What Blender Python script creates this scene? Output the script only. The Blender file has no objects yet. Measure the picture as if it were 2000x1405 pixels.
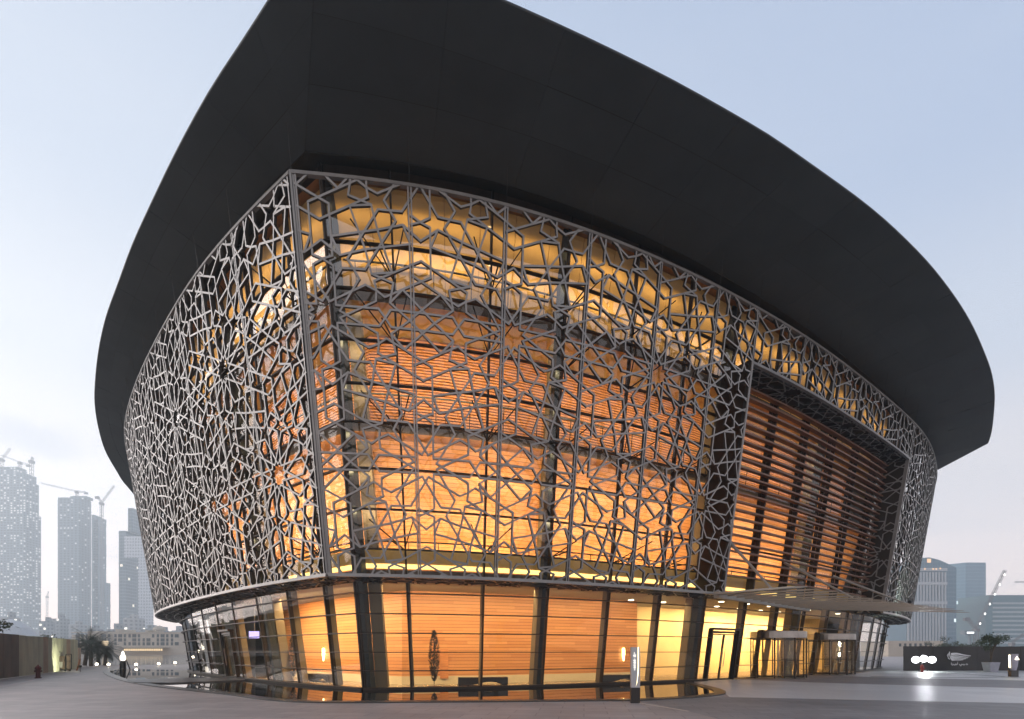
import bpy, bmesh, math, random
import numpy as np
from mathutils import Vector, Matrix
R = math.radians
random.seed(7)
SC = bpy.context.scene
COL = SC.collection

# ---------------------------------------------------------------- camera
cam_data = bpy.data.cameras.new('camera')
cam = bpy.data.objects.new('camera', cam_data)
COL.objects.link(cam)
cam.location = (0, 0, 1.6)
cam.rotation_euler = (R(90), 0, 0)
cam_data.sensor_width = 36
cam_data.lens = 18.0
cam_data.shift_y = 0.28475            # level camera, rising front: uprights stay upright
cam_data.clip_end = 6000
SC.camera = cam

# ---------------------------------------------------------------- sky
SUN_EL, SUN_AZ = 6.0, -78.0           # degrees; azimuth measured from +Y towards +X
world = bpy.data.worlds.new('World')
SC.world = world
world.use_nodes = True
wn = world.node_tree.nodes
wl = world.node_tree.links
bg = wn['Background']
sky = wn.new('ShaderNodeTexSky')
sky.sky_type = 'NISHITA'
sky.sun_disc = False
sky.sun_elevation = R(SUN_EL)
sky.sun_rotation = R(SUN_AZ)
sky.altitude = 0
sky.air_density = 1.0
sky.dust_density = 2.2
sky.ozone_density = 3.0
# hazy dusk air in front of the clear sky: pale at the horizon, whiter towards the glow, bluer away from it
geo = wn.new('ShaderNodeTexCoord')
sep = wn.new('ShaderNodeSeparateXYZ')
wl.new(geo.outputs['Generated'], sep.inputs[0])
def ramp(stops):
    r = wn.new('ShaderNodeValToRGB'); r.color_ramp.interpolation = 'EASE'
    while len(r.color_ramp.elements) < len(stops): r.color_ramp.elements.new(0.5)
    for e, (p, c) in zip(r.color_ramp.elements, stops):
        e.position = p; e.color = (*c, 1)
    wl.new(sep.outputs['Z'], r.inputs[0])
    return r
warm = ramp([(0.0, (1.36, 1.06, 0.94)), (0.10, (1.22, 1.02, 0.94)), (0.26, (0.97, 0.90, 0.87)), (0.42, (0.75, 0.765, 0.80)), (0.62, (0.575, 0.628, 0.72)), (1.0, (0.33, 0.42, 0.58))])
cool = ramp([(0.0, (1.20, 0.95, 0.86)), (0.10, (1.05, 0.88, 0.83)), (0.26, (0.77, 0.715, 0.72)), (0.42, (0.53, 0.58, 0.68)), (0.62, (0.38, 0.462, 0.625)), (1.0, (0.24, 0.33, 0.52))])
dt = wn.new('ShaderNodeVectorMath'); dt.operation = 'DOT_PRODUCT'
wl.new(geo.outputs['Generated'], dt.inputs[0])
dt.inputs[1].default_value = (math.sin(R(SUN_AZ)), math.cos(R(SUN_AZ)), 0)
az = wn.new('ShaderNodeMapRange'); az.interpolation_type = 'SMOOTHSTEP'
az.inputs[1].default_value = -0.75; az.inputs[2].default_value = 0.75
wl.new(dt.outputs['Value'], az.inputs[0])
gm = wn.new('ShaderNodeMix'); gm.data_type = 'RGBA'
wl.new(az.outputs[0], gm.inputs['Factor']); wl.new(cool.outputs[0], gm.inputs['A']); wl.new(warm.outputs[0], gm.inputs['B'])
# thin streaks of cloud low over the horizon
mpw = wn.new('ShaderNodeMapping'); mpw.inputs['Scale'].default_value = (1.6, 1.6, 9.0)
wl.new(geo.outputs['Generated'], mpw.inputs[0])
cn = wn.new('ShaderNodeTexNoise'); cn.inputs['Scale'].default_value = 1.7; cn.inputs['Detail'].default_value = 5
wl.new(mpw.outputs[0], cn.inputs['Vector'])
cm = wn.new('ShaderNodeMapRange'); cm.inputs[1].default_value = 0.50; cm.inputs[2].default_value = 0.72; cm.inputs[3].default_value = 0.0; cm.inputs[4].default_value = 0.5
wl.new(cn.outputs['Fac'], cm.inputs[0])
cl_ = wn.new('ShaderNodeMix'); cl_.data_type = 'RGBA'; cl_.inputs['B'].default_value = (0.66, 0.66, 0.70, 1)
lowm = wn.new('ShaderNodeMapRange'); lowm.inputs[1].default_value = 0.16; lowm.inputs[2].default_value = 0.42; lowm.inputs[3].default_value = 1.0; lowm.inputs[4].default_value = 0.12
wl.new(sep.outputs['Z'], lowm.inputs[0])
cmm = wn.new('ShaderNodeMath'); cmm.operation = 'MULTIPLY'; wl.new(cm.outputs[0], cmm.inputs[0]); wl.new(lowm.outputs[0], cmm.inputs[1])
# one small grey cloud over the unfinished towers
cs = wn.new('ShaderNodeVectorMath'); cs.operation = 'SUBTRACT'; cs.inputs[1].default_value = Vector((-0.965, 1.0, 0.425)).normalized()
wl.new(geo.outputs['Generated'], cs.inputs[0])
cs2 = wn.new('ShaderNodeVectorMath'); cs2.operation = 'MULTIPLY'; cs2.inputs[1].default_value = (1.0, 1.0, 3.6); wl.new(cs.outputs[0], cs2.inputs[0])
cs3 = wn.new('ShaderNodeVectorMath'); cs3.operation = 'LENGTH'; wl.new(cs2.outputs[0], cs3.inputs[0])
cnz = wn.new('ShaderNodeTexNoise'); cnz.inputs['Scale'].default_value = 26; cnz.inputs['Detail'].default_value = 5; wl.new(geo.outputs['Generated'], cnz.inputs['Vector'])
cad = wn.new('ShaderNodeMath'); cad.operation = 'MULTIPLY_ADD'; cad.inputs[1].default_value = 0.12; wl.new(cnz.outputs['Fac'], cad.inputs[0]); wl.new(cs3.outputs['Value'], cad.inputs[2])
cmr = wn.new('ShaderNodeMapRange'); cmr.interpolation_type = 'SMOOTHSTEP'; cmr.inputs[1].default_value = 0.19; cmr.inputs[2].default_value = 0.075; cmr.inputs[3].default_value = 0.0; cmr.inputs[4].default_value = 0.75
wl.new(cad.outputs[0], cmr.inputs[0])
cmx = wn.new('ShaderNodeMath'); cmx.operation = 'MAXIMUM'; wl.new(cmr.outputs[0], cmx.inputs[0]); wl.new(cmm.outputs[0], cmx.inputs[1])
wl.new(cmx.outputs[0], cl_.inputs['Factor']); wl.new(gm.outputs['Result'], cl_.inputs['A'])
bg.inputs[1].default_value = 0.03
wl.new(sky.outputs[0], bg.inputs[0])
bg2 = wn.new('ShaderNodeBackground'); bg2.inputs[1].default_value = 1.16
wl.new(cl_.outputs['Result'], bg2.inputs[0])
ads = wn.new('ShaderNodeAddShader')
wl.new(bg.outputs[0], ads.inputs[0]); wl.new(bg2.outputs[0], ads.inputs[1])
wl.new(ads.outputs[0], wn['World Output'].inputs[0])

sun_data = bpy.data.lights.new('sun', 'SUN')
sun_data.energy = 4.2
sun_data.angle = R(70)
sun_data.color = (1.0, 0.9, 0.86)
sun = bpy.data.objects.new('sun', sun_data)
COL.objects.link(sun)
sd = Vector((math.sin(R(SUN_AZ)) * math.cos(R(SUN_EL)), math.cos(R(SUN_AZ)) * math.cos(R(SUN_EL)), math.sin(R(SUN_EL))))
sun.rotation_euler = sd.to_track_quat('Z', 'Y').to_euler()

SC.view_settings.view_transform = 'Standard'
SC.view_settings.look = 'None'
SC.view_settings.gamma = 1.0
SC.view_settings.use_curve_mapping = False
SC.view_settings.exposure = 0.0
try:
    SC.cycles.max_bounces = 6
    SC.cycles.transparent_max_bounces = 14
    SC.cycles.diffuse_bounces = 2
    SC.cycles.glossy_bounces = 3
    SC.cycles.volume_bounces = 1
    SC.cycles.use_adaptive_sampling = True
    SC.cycles.adaptive_threshold = 0.015
    SC.cycles.caustics_reflective = False
    SC.cycles.caustics_refractive = False
    SC.cycles.sample_clamp_indirect = 4.0
    SC.cycles.use_light_tree = True
except Exception:
    pass
# ================================================================ helpers
def tag(o, label=None, cat=None, group=None, kind=None):
    if label: o['label'] = label
    if cat: o['category'] = cat
    if group: o['group'] = group
    if kind: o['kind'] = kind
    return o

def empty(name, loc=(0, 0, 0), rz=0.0, parent=None):
    o = bpy.data.objects.new(name, None)
    COL.objects.link(o)
    o.location = loc
    o.rotation_euler = (0, 0, rz)
    o.empty_display_size = 0.3
    if parent: o.parent = parent
    return o

def copy_tree(o, parent=None):
    c = o.copy()
    COL.objects.link(c)
    c.parent = parent
    for ch in list(o.children):
        copy_tree(ch, c)
    return c

class MB:
    """collects faces; build() links them as one mesh object"""
    def __init__(s): s.v = []; s.f = []; s.m = []
    def add(s, vs, fs, mi=0):
        b = len(s.v)
        s.v.extend([tuple(map(float, p)) for p in vs])
        s.f.extend([tuple(b + i for i in f) for f in fs])
        s.m.extend([mi] * len(fs))
        return s
    def hexa(s, p, mi=0):
        return s.add(p, [(3, 2, 1, 0), (4, 5, 6, 7), (0, 1, 5, 4), (1, 2, 6, 5), (2, 3, 7, 6), (3, 0, 4, 7)], mi)
    def box(s, x0, x1, y0, y1, z0, z1, mi=0):
        return s.hexa([(x0, y0, z0), (x1, y0, z0), (x1, y1, z0), (x0, y1, z0), (x0, y0, z1), (x1, y0, z1), (x1, y1, z1), (x0, y1, z1)], mi)
    def beam(s, a, b, w, h, up=(0, 0, 1), mi=0):
        """bar from a to b: w across, h along 'up'"""
        a = Vector(a); b = Vector(b); d = (b - a)
        if d.length < 1e-6: return s
        d.normalize(); up = Vector(up); r = d.cross(up)
        if r.length < 1e-5: r = d.cross(Vector((1, 0, 0.01)))
        r.normalize(); u = r.cross(d).normalized()
        r *= w / 2; u *= h / 2
        return s.hexa([a - r - u, a + r - u, a + r + u, a - r + u, b - r - u, b + r - u, b + r + u, b - r + u], mi)
    def tube(s, a, b, r0, r1=None, n=8, cap=True, mi=0):
        r1 = r0 if r1 is None else r1
        a = Vector(a); b = Vector(b); d = (b - a).normalized()
        x = d.cross(Vector((0, 0, 1)))
        if x.length < 1e-4: x = Vector((1, 0, 0))
        x.normalize(); y = d.cross(x)
        vs = []
        for p, rr in ((a, r0), (b, r1)):
            for i in range(n):
                t = 2 * math.pi * i / n
                vs.append(p + x * math.cos(t) * rr + y * math.sin(t) * rr)
        fs = [(i, (i + 1) % n, n + (i + 1) % n, n + i) for i in range(n)]
        if cap: fs += [tuple(range(n - 1, -1, -1)), tuple(range(n, 2 * n))]
        return s.add(vs, fs, mi)
    def lathe(s, prof, c=(0, 0, 0), n=20, mi=0, cap=True):
        vs = []; fs = []
        for r, z in prof:
            for i in range(n):
                t = 2 * math.pi * i / n
                vs.append((c[0] + r * math.cos(t), c[1] + r * math.sin(t), c[2] + z))
        for k in range(len(prof) - 1):
            for i in range(n):
                j = (i + 1) % n
                fs.append((k * n + i, k * n + j, (k + 1) * n + j, (k + 1) * n + i))
        if cap:
            fs.append(tuple(range(n - 1, -1, -1)))
            fs.append(tuple(range((len(prof) - 1) * n, len(prof) * n)))
        return s.add(vs, fs, mi)
    def prism(s, poly, z0, z1, mi=0):
        n = len(poly)
        vs = [(p[0], p[1], z0) for p in poly] + [(p[0], p[1], z1) for p in poly]
        fs = [tuple(range(n - 1, -1, -1)), tuple(range(n, 2 * n))] + [(i, (i + 1) % n, n + (i + 1) % n, n + i) for i in range(n)]
        return s.add(vs, fs, mi)
    def build(s, name, mat, parent=None, smooth=False, kind=None, loc=None):
        me = bpy.data.meshes.new(name)
        me.from_pydata(s.v, [], s.f)
        mats = mat if isinstance(mat, (list, tuple)) else [mat]
        for m in mats: me.materials.append(m)
        if len(mats) > 1: me.polygons.foreach_set('material_index', s.m)
        if smooth: me.polygons.foreach_set('use_smooth', [True] * len(me.polygons))
        me.update()
        o = bpy.data.objects.new(name, me)
        COL.objects.link(o)
        if parent: o.parent = parent
        if loc: o.location = loc
        if kind: o['kind'] = kind
        return o

# ---------------------------------------------------------------- materials
def new_mat(name):
    m = bpy.data.materials.new(name)
    m.use_nodes = True
    nt = m.node_tree
    return m, nt, nt.nodes['Principled BSDF']

def mat(name, col, rough=0.6, metal=0.0, var=0.0, vscale=3.0, bump=0.0, bscale=40.0, emit=None, es=0.0, spec=0.5, stretch=None, obj_var=0.0):
    m, nt, b = new_mat(name)
    N = nt.nodes; L = nt.links
    b.inputs['Base Color'].default_value = (*col, 1)
    b.inputs['Roughness'].default_value = rough
    b.inputs['Metallic'].default_value = metal
    b.inputs['Specular IOR Level'].default_value = spec
    tc = N.new('ShaderNodeTexCoord')
    src = tc.outputs['Object']
    if stretch:
        mp = N.new('ShaderNodeMapping')
        mp.inputs['Scale'].default_value = stretch
        L.new(src, mp.inputs[0]); src = mp.outputs[0]
    last = None
    if var > 0:
        nz = N.new('ShaderNodeTexNoise')
        nz.inputs['Scale'].default_value = vscale
        nz.inputs['Detail'].default_value = 6
        nz.inputs['Roughness'].default_value = 0.6
        L.new(src, nz.inputs['Vector'])
        mr = N.new('ShaderNodeMapRange')
        mr.inputs[1].default_value = 0.3; mr.inputs[2].default_value = 0.7
        mr.inputs[3].default_value = 1 - var; mr.inputs[4].default_value = 1 + var
        L.new(nz.outputs['Fac'], mr.inputs[0])
        mx = N.new('ShaderNodeVectorMath'); mx.operation = 'SCALE'
        mx.inputs[0].default_value = col
        L.new(mr.outputs[0], mx.inputs['Scale'])
        last = mx.outputs[0]
    if obj_var > 0:
        oi = N.new('ShaderNodeObjectInfo')
        mr2 = N.new('ShaderNodeMapRange')
        mr2.inputs[3].default_value = 1 - obj_var; mr2.inputs[4].default_value = 1 + obj_var
        L.new(oi.outputs['Random'], mr2.inputs[0])
        mx2 = N.new('ShaderNodeVectorMath'); mx2.operation = 'SCALE'
        if last: L.new(last, mx2.inputs[0])
        else: mx2.inputs[0].default_value = col
        L.new(mr2.outputs[0], mx2.inputs['Scale'])
        last = mx2.outputs[0]
    if last: L.new(last, b.inputs['Base Color'])
    if bump > 0:
        nb = N.new('ShaderNodeTexNoise')
        nb.inputs['Scale'].default_value = bscale
        nb.inputs['Detail'].default_value = 4
        L.new(src, nb.inputs['Vector'])
        bp = N.new('ShaderNodeBump')
        bp.inputs['Strength'].default_value = bump
        bp.inputs['Distance'].default_value = 0.02
        L.new(nb.outputs['Fac'], bp.inputs['Height'])
        L.new(bp.outputs[0], b.inputs['Normal'])
    if emit:
        b.inputs['Emission Color'].default_value = (*emit, 1)
        b.inputs['Emission Strength'].default_value = es
    return m

def emission(name, col, s):
    m = bpy.data.materials.new(name); m.use_nodes = True
    nt = m.node_tree; nt.nodes.clear()
    e = nt.nodes.new('ShaderNodeEmission'); o = nt.nodes.new('ShaderNodeOutputMaterial')
    e.inputs[0].default_value = (*col, 1); e.inputs[1].default_value = s
    nt.links.new(e.outputs[0], o.inputs[0])
    return m

def glass_mat(name, tint=(0.93, 0.95, 0.92), ior=1.5, rough=0.0, wav=0.0):
    """thin pane: Fresnel mix of a clear sheet and a mirror sheen"""
    m = bpy.data.materials.new(name); m.use_nodes = True
    nt = m.node_tree; nt.nodes.clear(); N = nt.nodes; L = nt.links
    tr = N.new('ShaderNodeBsdfTransparent'); tr.inputs[0].default_value = (*tint, 1)
    gl = N.new('ShaderNodeBsdfGlossy'); gl.inputs['Roughness'].default_value = rough
    f0 = ((ior - 1) / (ior + 1)) ** 2 * 2          # two faces of the sheet
    lw = N.new('ShaderNodeLayerWeight'); lw.inputs[0].default_value = 0.5
    pw = N.new('ShaderNodeMath'); pw.operation = 'POWER'; pw.inputs[1].default_value = 4.5; L.new(lw.outputs['Facing'], pw.inputs[0])
    fr = N.new('ShaderNodeMath'); fr.operation = 'MULTIPLY_ADD'; fr.inputs[1].default_value = 0.72 - f0; fr.inputs[2].default_value = f0; L.new(pw.outputs[0], fr.inputs[0])
    mx = N.new('ShaderNodeMixShader'); o = N.new('ShaderNodeOutputMaterial')
    if wav > 0:
        tc = N.new('ShaderNodeTexCoord'); nz = N.new('ShaderNodeTexNoise')
        nz.inputs['Scale'].default_value = 0.5; nz.inputs['Detail'].default_value = 1
        L.new(tc.outputs['Object'], nz.inputs['Vector'])
        bp = N.new('ShaderNodeBump'); bp.inputs['Strength'].default_value = wav; bp.inputs['Distance'].default_value = 0.05
        L.new(nz.outputs['Fac'], bp.inputs['Height'])
        L.new(bp.outputs[0], gl.inputs['Normal'])
    L.new(fr.outputs[0], mx.inputs[0]); L.new(tr.outputs[0], mx.inputs[1]); L.new(gl.outputs[0], mx.inputs[2])
    L.new(mx.outputs[0], o.inputs[0])
    return m

def board_mat(name, c1, c2, pitch, joint=0.05, grain=1.0, rough=0.45):
    """horizontal boards: joints and board-to-board tone from height, grain along the wall"""
    m, nt, b = new_mat(name)
    N = nt.nodes; L = nt.links
    tc = N.new('ShaderNodeTexCoord'); sp = N.new('ShaderNodeSeparateXYZ')
    L.new(tc.outputs['Object'], sp.inputs[0])
    mu = N.new('ShaderNodeMath'); mu.operation = 'DIVIDE'; mu.inputs[1].default_value = pitch
    L.new(sp.outputs['Z'], mu.inputs[0])
    fl = N.new('ShaderNodeMath'); fl.operation = 'FLOOR'; L.new(mu.outputs[0], fl.inputs[0])
    fr = N.new('ShaderNodeMath'); fr.operation = 'FRACT'; L.new(mu.outputs[0], fr.inputs[0])
    # length blocks along the wall, shifted row by row
    ad = N.new('ShaderNodeMath'); ad.operation = 'ADD'; L.new(sp.outputs['X'], ad.inputs[0]); L.new(sp.outputs['Y'], ad.inputs[1])
    sh = N.new('ShaderNodeMath'); sh.operation = 'MULTIPLY_ADD'; sh.inputs[1].default_value = 1.37
    L.new(fl.outputs[0], sh.inputs[0]); L.new(ad.outputs[0], sh.inputs[2])
    dv = N.new('ShaderNodeMath'); dv.operation = 'DIVIDE'; dv.inputs[1].default_value = 2.6; L.new(sh.outputs[0], dv.inputs[0])
    f2 = N.new('ShaderNodeMath'); f2.operation = 'FLOOR'; L.new(dv.outputs[0], f2.inputs[0])
    cb = N.new('ShaderNodeCombineXYZ'); L.new(f2.outputs[0], cb.inputs[0]); L.new(fl.outputs[0], cb.inputs[1])
    wh = N.new('ShaderNodeTexWhiteNoise'); wh.noise_dimensions = '3D'; L.new(cb.outputs[0], wh.inputs['Vector'])
    mp = N.new('ShaderNodeMapping'); mp.inputs['Scale'].default_value = (0.5, 0.5, 22)
    L.new(tc.outputs['Object'], mp.inputs[0])
    nz = N.new('ShaderNodeTexNoise'); nz.inputs['Scale'].default_value = 2.0 * grain; nz.inputs['Detail'].default_value = 6
    L.new(mp.outputs[0], nz.inputs['Vector'])
    av = N.new('ShaderNodeMath'); av.operation = 'MULTIPLY_ADD'; av.inputs[1].default_value = 0.55
    L.new(wh.outputs['Value'], av.inputs[0])
    hf = N.new('ShaderNodeMath'); hf.operation = 'MULTIPLY'; hf.inputs[1].default_value = 0.5; L.new(nz.outputs['Fac'], hf.inputs[0])
    L.new(hf.outputs[0], av.inputs[2])
    mx = N.new('ShaderNodeMix'); mx.data_type = 'RGBA'
    mx.inputs['A'].default_value = (*c1, 1); mx.inputs['B'].default_value = (*c2, 1)
    L.new(av.outputs[0], mx.inputs['Factor'])
    lt = N.new('ShaderNodeMath'); lt.operation = 'LESS_THAN'; lt.inputs[1].default_value = joint; L.new(fr.outputs[0], lt.inputs[0])
    m2 = N.new('ShaderNodeMix'); m2.data_type = 'RGBA'; m2.inputs['B'].default_value = (c1[0] * .25, c1[1] * .2, c1[2] * .2, 1)
    L.new(lt.outputs[0], m2.inputs['Factor']); L.new(mx.outputs['Result'], m2.inputs['A'])
    L.new(m2.outputs['Result'], b.inputs['Base Color'])
    b.inputs['Roughness'].default_value = rough
    return m

M = {}
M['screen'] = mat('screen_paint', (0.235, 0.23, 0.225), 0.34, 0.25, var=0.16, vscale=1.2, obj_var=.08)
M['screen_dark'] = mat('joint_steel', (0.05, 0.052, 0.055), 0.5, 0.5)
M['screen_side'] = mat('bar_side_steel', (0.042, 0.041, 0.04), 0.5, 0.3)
M['soffit'] = mat('dark_zinc', (0.050, 0.060, 0.065), 0.6, 0.0, var=0.12, vscale=0.4, obj_var=0.06, spec=.3)
M['roof'] = mat('roof_zinc', (0.06, 0.065, 0.07), 0.5, 0.5, var=0.15)
M['rim'] = mat('rim_metal', (0.07, 0.078, 0.083), 0.45, 0.5)
M['black'] = mat('black_metal', (0.018, 0.017, 0.016), 0.45, 0.3)
M['frame'] = mat('dark_bronze', (0.035, 0.028, 0.023), 0.45, 0.5)
M['column'] = mat('column_steel', (0.03, 0.038, 0.04), 0.5, 0.3)
M['reveal'] = mat('beige_reveal', (0.22, 0.17, 0.10), 0.6)
M['glass'] = glass_mat('pane_glass', (0.94, 0.94, 0.9), 1.45, 0.0, 0.03)
M['glass_top'] = glass_mat('coated_pane_glass', (0.88, 0.86, 0.84), 1.95, 0.0, 0.03)
M['glass_dark'] = glass_mat('tinted_pane_glass', (0.7, 0.7, 0.62), 1.6, 0.0, 0.2)
M['wood'] = board_mat('wood_boards', (0.52, 0.19, 0.05), (0.78, 0.36, 0.12), 0.16, 0.09)
M['wood_fine'] = mat('wood_slat', (0.62, 0.24, 0.07), 0.5, var=0.25, vscale=2.0, stretch=(1, 1, 14))
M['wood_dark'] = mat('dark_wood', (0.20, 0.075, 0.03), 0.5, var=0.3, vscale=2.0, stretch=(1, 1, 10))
M['wood_ceiling'] = mat('wood_ceiling', (0.50, 0.23, 0.085), 0.5, var=0.2, vscale=3.0)
M['cream'] = mat('cream_wall', (0.72, 0.58, 0.34), 0.7, var=0.06, vscale=1.0)
M['foyer'] = mat('foyer_plaster', (0.66, 0.47, 0.22), 0.65, var=0.08, vscale=0.8)
M['gold'] = mat('gold_panel', (0.72, 0.46, 0.15), 0.6, var=0.08, vscale=1.0)
M['slab'] = mat('slab_edge', (0.10, 0.07, 0.05), 0.6, var=0.15)
M['ceiling'] = mat('ceiling_white', (0.75, 0.68, 0.5), 0.8)
M['floor_in'] = mat('lobby_floor', (0.35, 0.25, 0.15), 0.18, var=0.1, vscale=2)
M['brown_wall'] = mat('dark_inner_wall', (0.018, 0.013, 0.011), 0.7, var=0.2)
M['louvre'] = mat('louvre_wood', (0.16, 0.075, 0.045), 0.5, var=0.2, vscale=2)
M['strip'] = emission('light_strip', (1.0, 0.70, 0.22), 2.4)
M['steel'] = mat('brushed_steel', (0.30, 0.29, 0.28), 0.28, 0.9, var=.15, vscale=2)
M['canopy'] = mat('canopy_paint', (0.34, 0.31, 0.27), 0.45, 0.3, var=0.08)
M['blade'] = mat('canopy_blade_paint', (0.24, 0.19, 0.14), 0.4, 0.2, var=0.08)
M['door_glass'] = glass_mat('door_glass', (0.95, 0.92, 0.82), 1.3, 0.0, 0.0)
# ================================================================ hall geometry
F=1000.0; HZ=1272.0; EYE=1.6
def at(px,py,z):
    d=F*(z-EYE)/(HZ-py); return np.array([(px-1000)/F*d,d])
def proj(p,z): return 1000+F*p[0]/p[1], HZ-F*(z-EYE)/p[1]
ZT=17.06; ZB=4.35; LEAN=.145; GAP=1.62; ZS=18.4
TR=[(568,338),(700,342),(840,362),(995,395),(1145,448),(1270,497),(1380,548),(1475,600),(1620,690),(1790,830),(1822,880)]
TL=[(568,338),(450,450),(392,520),(345,595),(262,760),(243,870)]
EXR=[(36.4,43.9),(39.6,47.8),(42,53),(43,60),(41,68),(33,75),(20,80),(6,82)]
EXL=[(-33.5,47),(-35.5,56),(-34,65),(-27,74),(-12,80),(6,82)]
def catmull(P,n=24):
    P=np.array(P,float); out=[]
    Q=np.vstack([2*P[0]-P[1],P,2*P[-1]-P[-2]])
    for i in range(1,len(Q)-2):
        for k in range(n):
            t=k/n; a,b,c,d=Q[i-1],Q[i],Q[i+1],Q[i+2]
            out.append(.5*((2*b)+(c-a)*t+(2*a-5*b+4*c-d)*t*t+(-a+3*b-3*c+d)*t**3))
    out.append(P[-1]); return np.array(out)
def resample(P,step):
    L=np.r_[0,np.cumsum(np.hypot(*np.diff(P,axis=0).T))]
    s=np.arange(0,L[-1],step); return s,np.c_[np.interp(s,L,P[:,0]),np.interp(s,L,P[:,1])]
def smooth(P,sig):
    n=int(3*sig); k=np.exp(-.5*(np.arange(-n,n+1)/sig)**2); k/=k.sum()
    E=np.vstack([2*P[0]-P[n:0:-1],P,2*P[-1]-P[-2:-n-2:-1]])
    return np.c_[np.convolve(E[:,0],k,'valid'),np.convolve(E[:,1],k,'valid')]
class Curve:
    def __init__(s,pts,side,sig=30):
        st,P=resample(catmull(pts),.1); P=smooth(P,sig); s.s,s.P=resample(P,.1); s.side=side
        T=np.gradient(s.P,axis=0); T/=np.linalg.norm(T,axis=1)[:,None]; s.T=T
        s.N=np.c_[-T[:,1],T[:,0]]*(1 if side>0 else -1)   # inward
        s.len=s.s[-1]
    def _i(s,A,u): return np.array([np.interp(u,s.s,A[:,0]),np.interp(u,s.s,A[:,1])])
CR=Curve([at(x,y,ZT) for x,y in TR]+EXR,1); CL=Curve([at(x,y,ZT) for x,y in TL]+EXL,-1)
def half():
    a=CR.T[0];b=CL.T[0]; return math.acos(a@b)/2
H2=half(); COT=1/math.tan(H2)
def off(c,u,o):
    n=c._i(c.N,u);t=c._i(c.T,u); return c._i(c.P,u)+(n+t*COT*max(0,1-u/12.)**2)*o
def surf(c,u,z,extra=0): return off(c,u,(ZT-z)*LEAN+extra)
def find(c,px,z,extra=0,lo=0,hi=60):
    best=None
    for u in np.arange(lo,hi,.05):
        x,_=proj(surf(c,u,z,extra),z)
        e=abs(x-px)
        if best is None or e<best[0]: best=(e,u)
    return best[1]
def hit(c,px,py,extra=0,hi=60):
    best=None
    for u in np.arange(0,hi,.1):
        for z in np.arange(0,18.5,.1):
            x,y=proj(surf(c,u,z,extra),z); e=(x-px)**2+(y-py)**2
            if best is None or e<best[0]: best=(e,u,z)
    return best
def P3(p, z): return Vector((float(p[0]), float(p[1]), float(z)))
def S3(c, u, z, e=0.0): return P3(surf(c, u, z, e), z)
def out_n(c, u):
    n = c._i(c.N, u); v = Vector((-n[0], -n[1], -LEAN)); return v.normalized()
def tan3(c, u):
    t = c._i(c.T, u); return Vector((t[0], t[1], 0)).normalized()

hall = empty('opera_house', (0, 40, 0))
tag(hall, 'dark boat-shaped opera house with star-lattice screen and glowing orange interior', 'building')
hall.location = (0, 0, 0)

# ---------------------------------------------------------------- star lattice
SX, SY = 0.0044, 0.00362
LW = 75.0
def star_segments():
    """one 12-fold rosette cell, pattern units; neighbours at 1500, three-fold points at 866"""
    segs = []
    for k in range(12):
        a = R(30 * k); ca, sa = math.cos(a), math.sin(a)
        def tf(p): return (p[0] * ca - p[1] * sa, p[0] * sa + p[1] * ca)
        for s in (1, -1):
            def g(p, q): segs.append((tf((p[0], p[1] * s)), tf((q[0], q[1] * s))))
            g((LW, LW), (405, LW))
            g((405, LW), (455, 0))
            if k % 2 == 0:
                g((455, 0), (500, -LW)); g((500, LW), (750, LW))
                g((497, 133), (650, 0)); g((650, 0), (750, 103)); g((750, 103), (600, 258)); g((497, 133), (600, 258))
            else:
                g((455, 0), (485, -LW)); g((485, LW), (909, LW)); g((497, 133), (610, 0))
    return segs
STAR = star_segments()
def lattice_segs(u0, u1, z0, z1, ou, oz):
    out = []
    px, py = 1500 * SX, 1299 * SY
    j0 = math.floor((z0 - oz) / py) - 1; j1 = math.ceil((z1 - oz) / py) + 1
    for j in range(j0, j1 + 1):
        sh = (j % 2) * px / 2
        i0 = math.floor((u0 - ou - sh) / px) - 1; i1 = math.ceil((u1 - ou - sh) / px) + 1
        for i in range(i0, i1 + 1):
            cx = ou + sh + i * px; cz = oz + j * py
            for (a, b) in STAR:
                out.append((cx + a[0] * SX, cz + a[1] * SY, cx + b[0] * SX, cz + b[1] * SY))
    return out
def clip(sg, r):
    x0, y0, x1, y1 = sg; dx, dy = x1 - x0, y1 - y0; t0, t1 = 0.0, 1.0
    for p, q in ((-dx, x0 - r[0]), (dx, r[1] - x0), (-dy, y0 - r[2]), (dy, r[3] - y0)):
        if abs(p) < 1e-9:
            if q < 0: return None
        else:
            t = q / p
            if p < 0: t0 = max(t0, t)
            else: t1 = min(t1, t)
    if t1 - t0 < 0.02: return None
    return (x0 + dx * t0, y0 + dy * t0, x0 + dx * t1, y0 + dy * t1)
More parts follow.
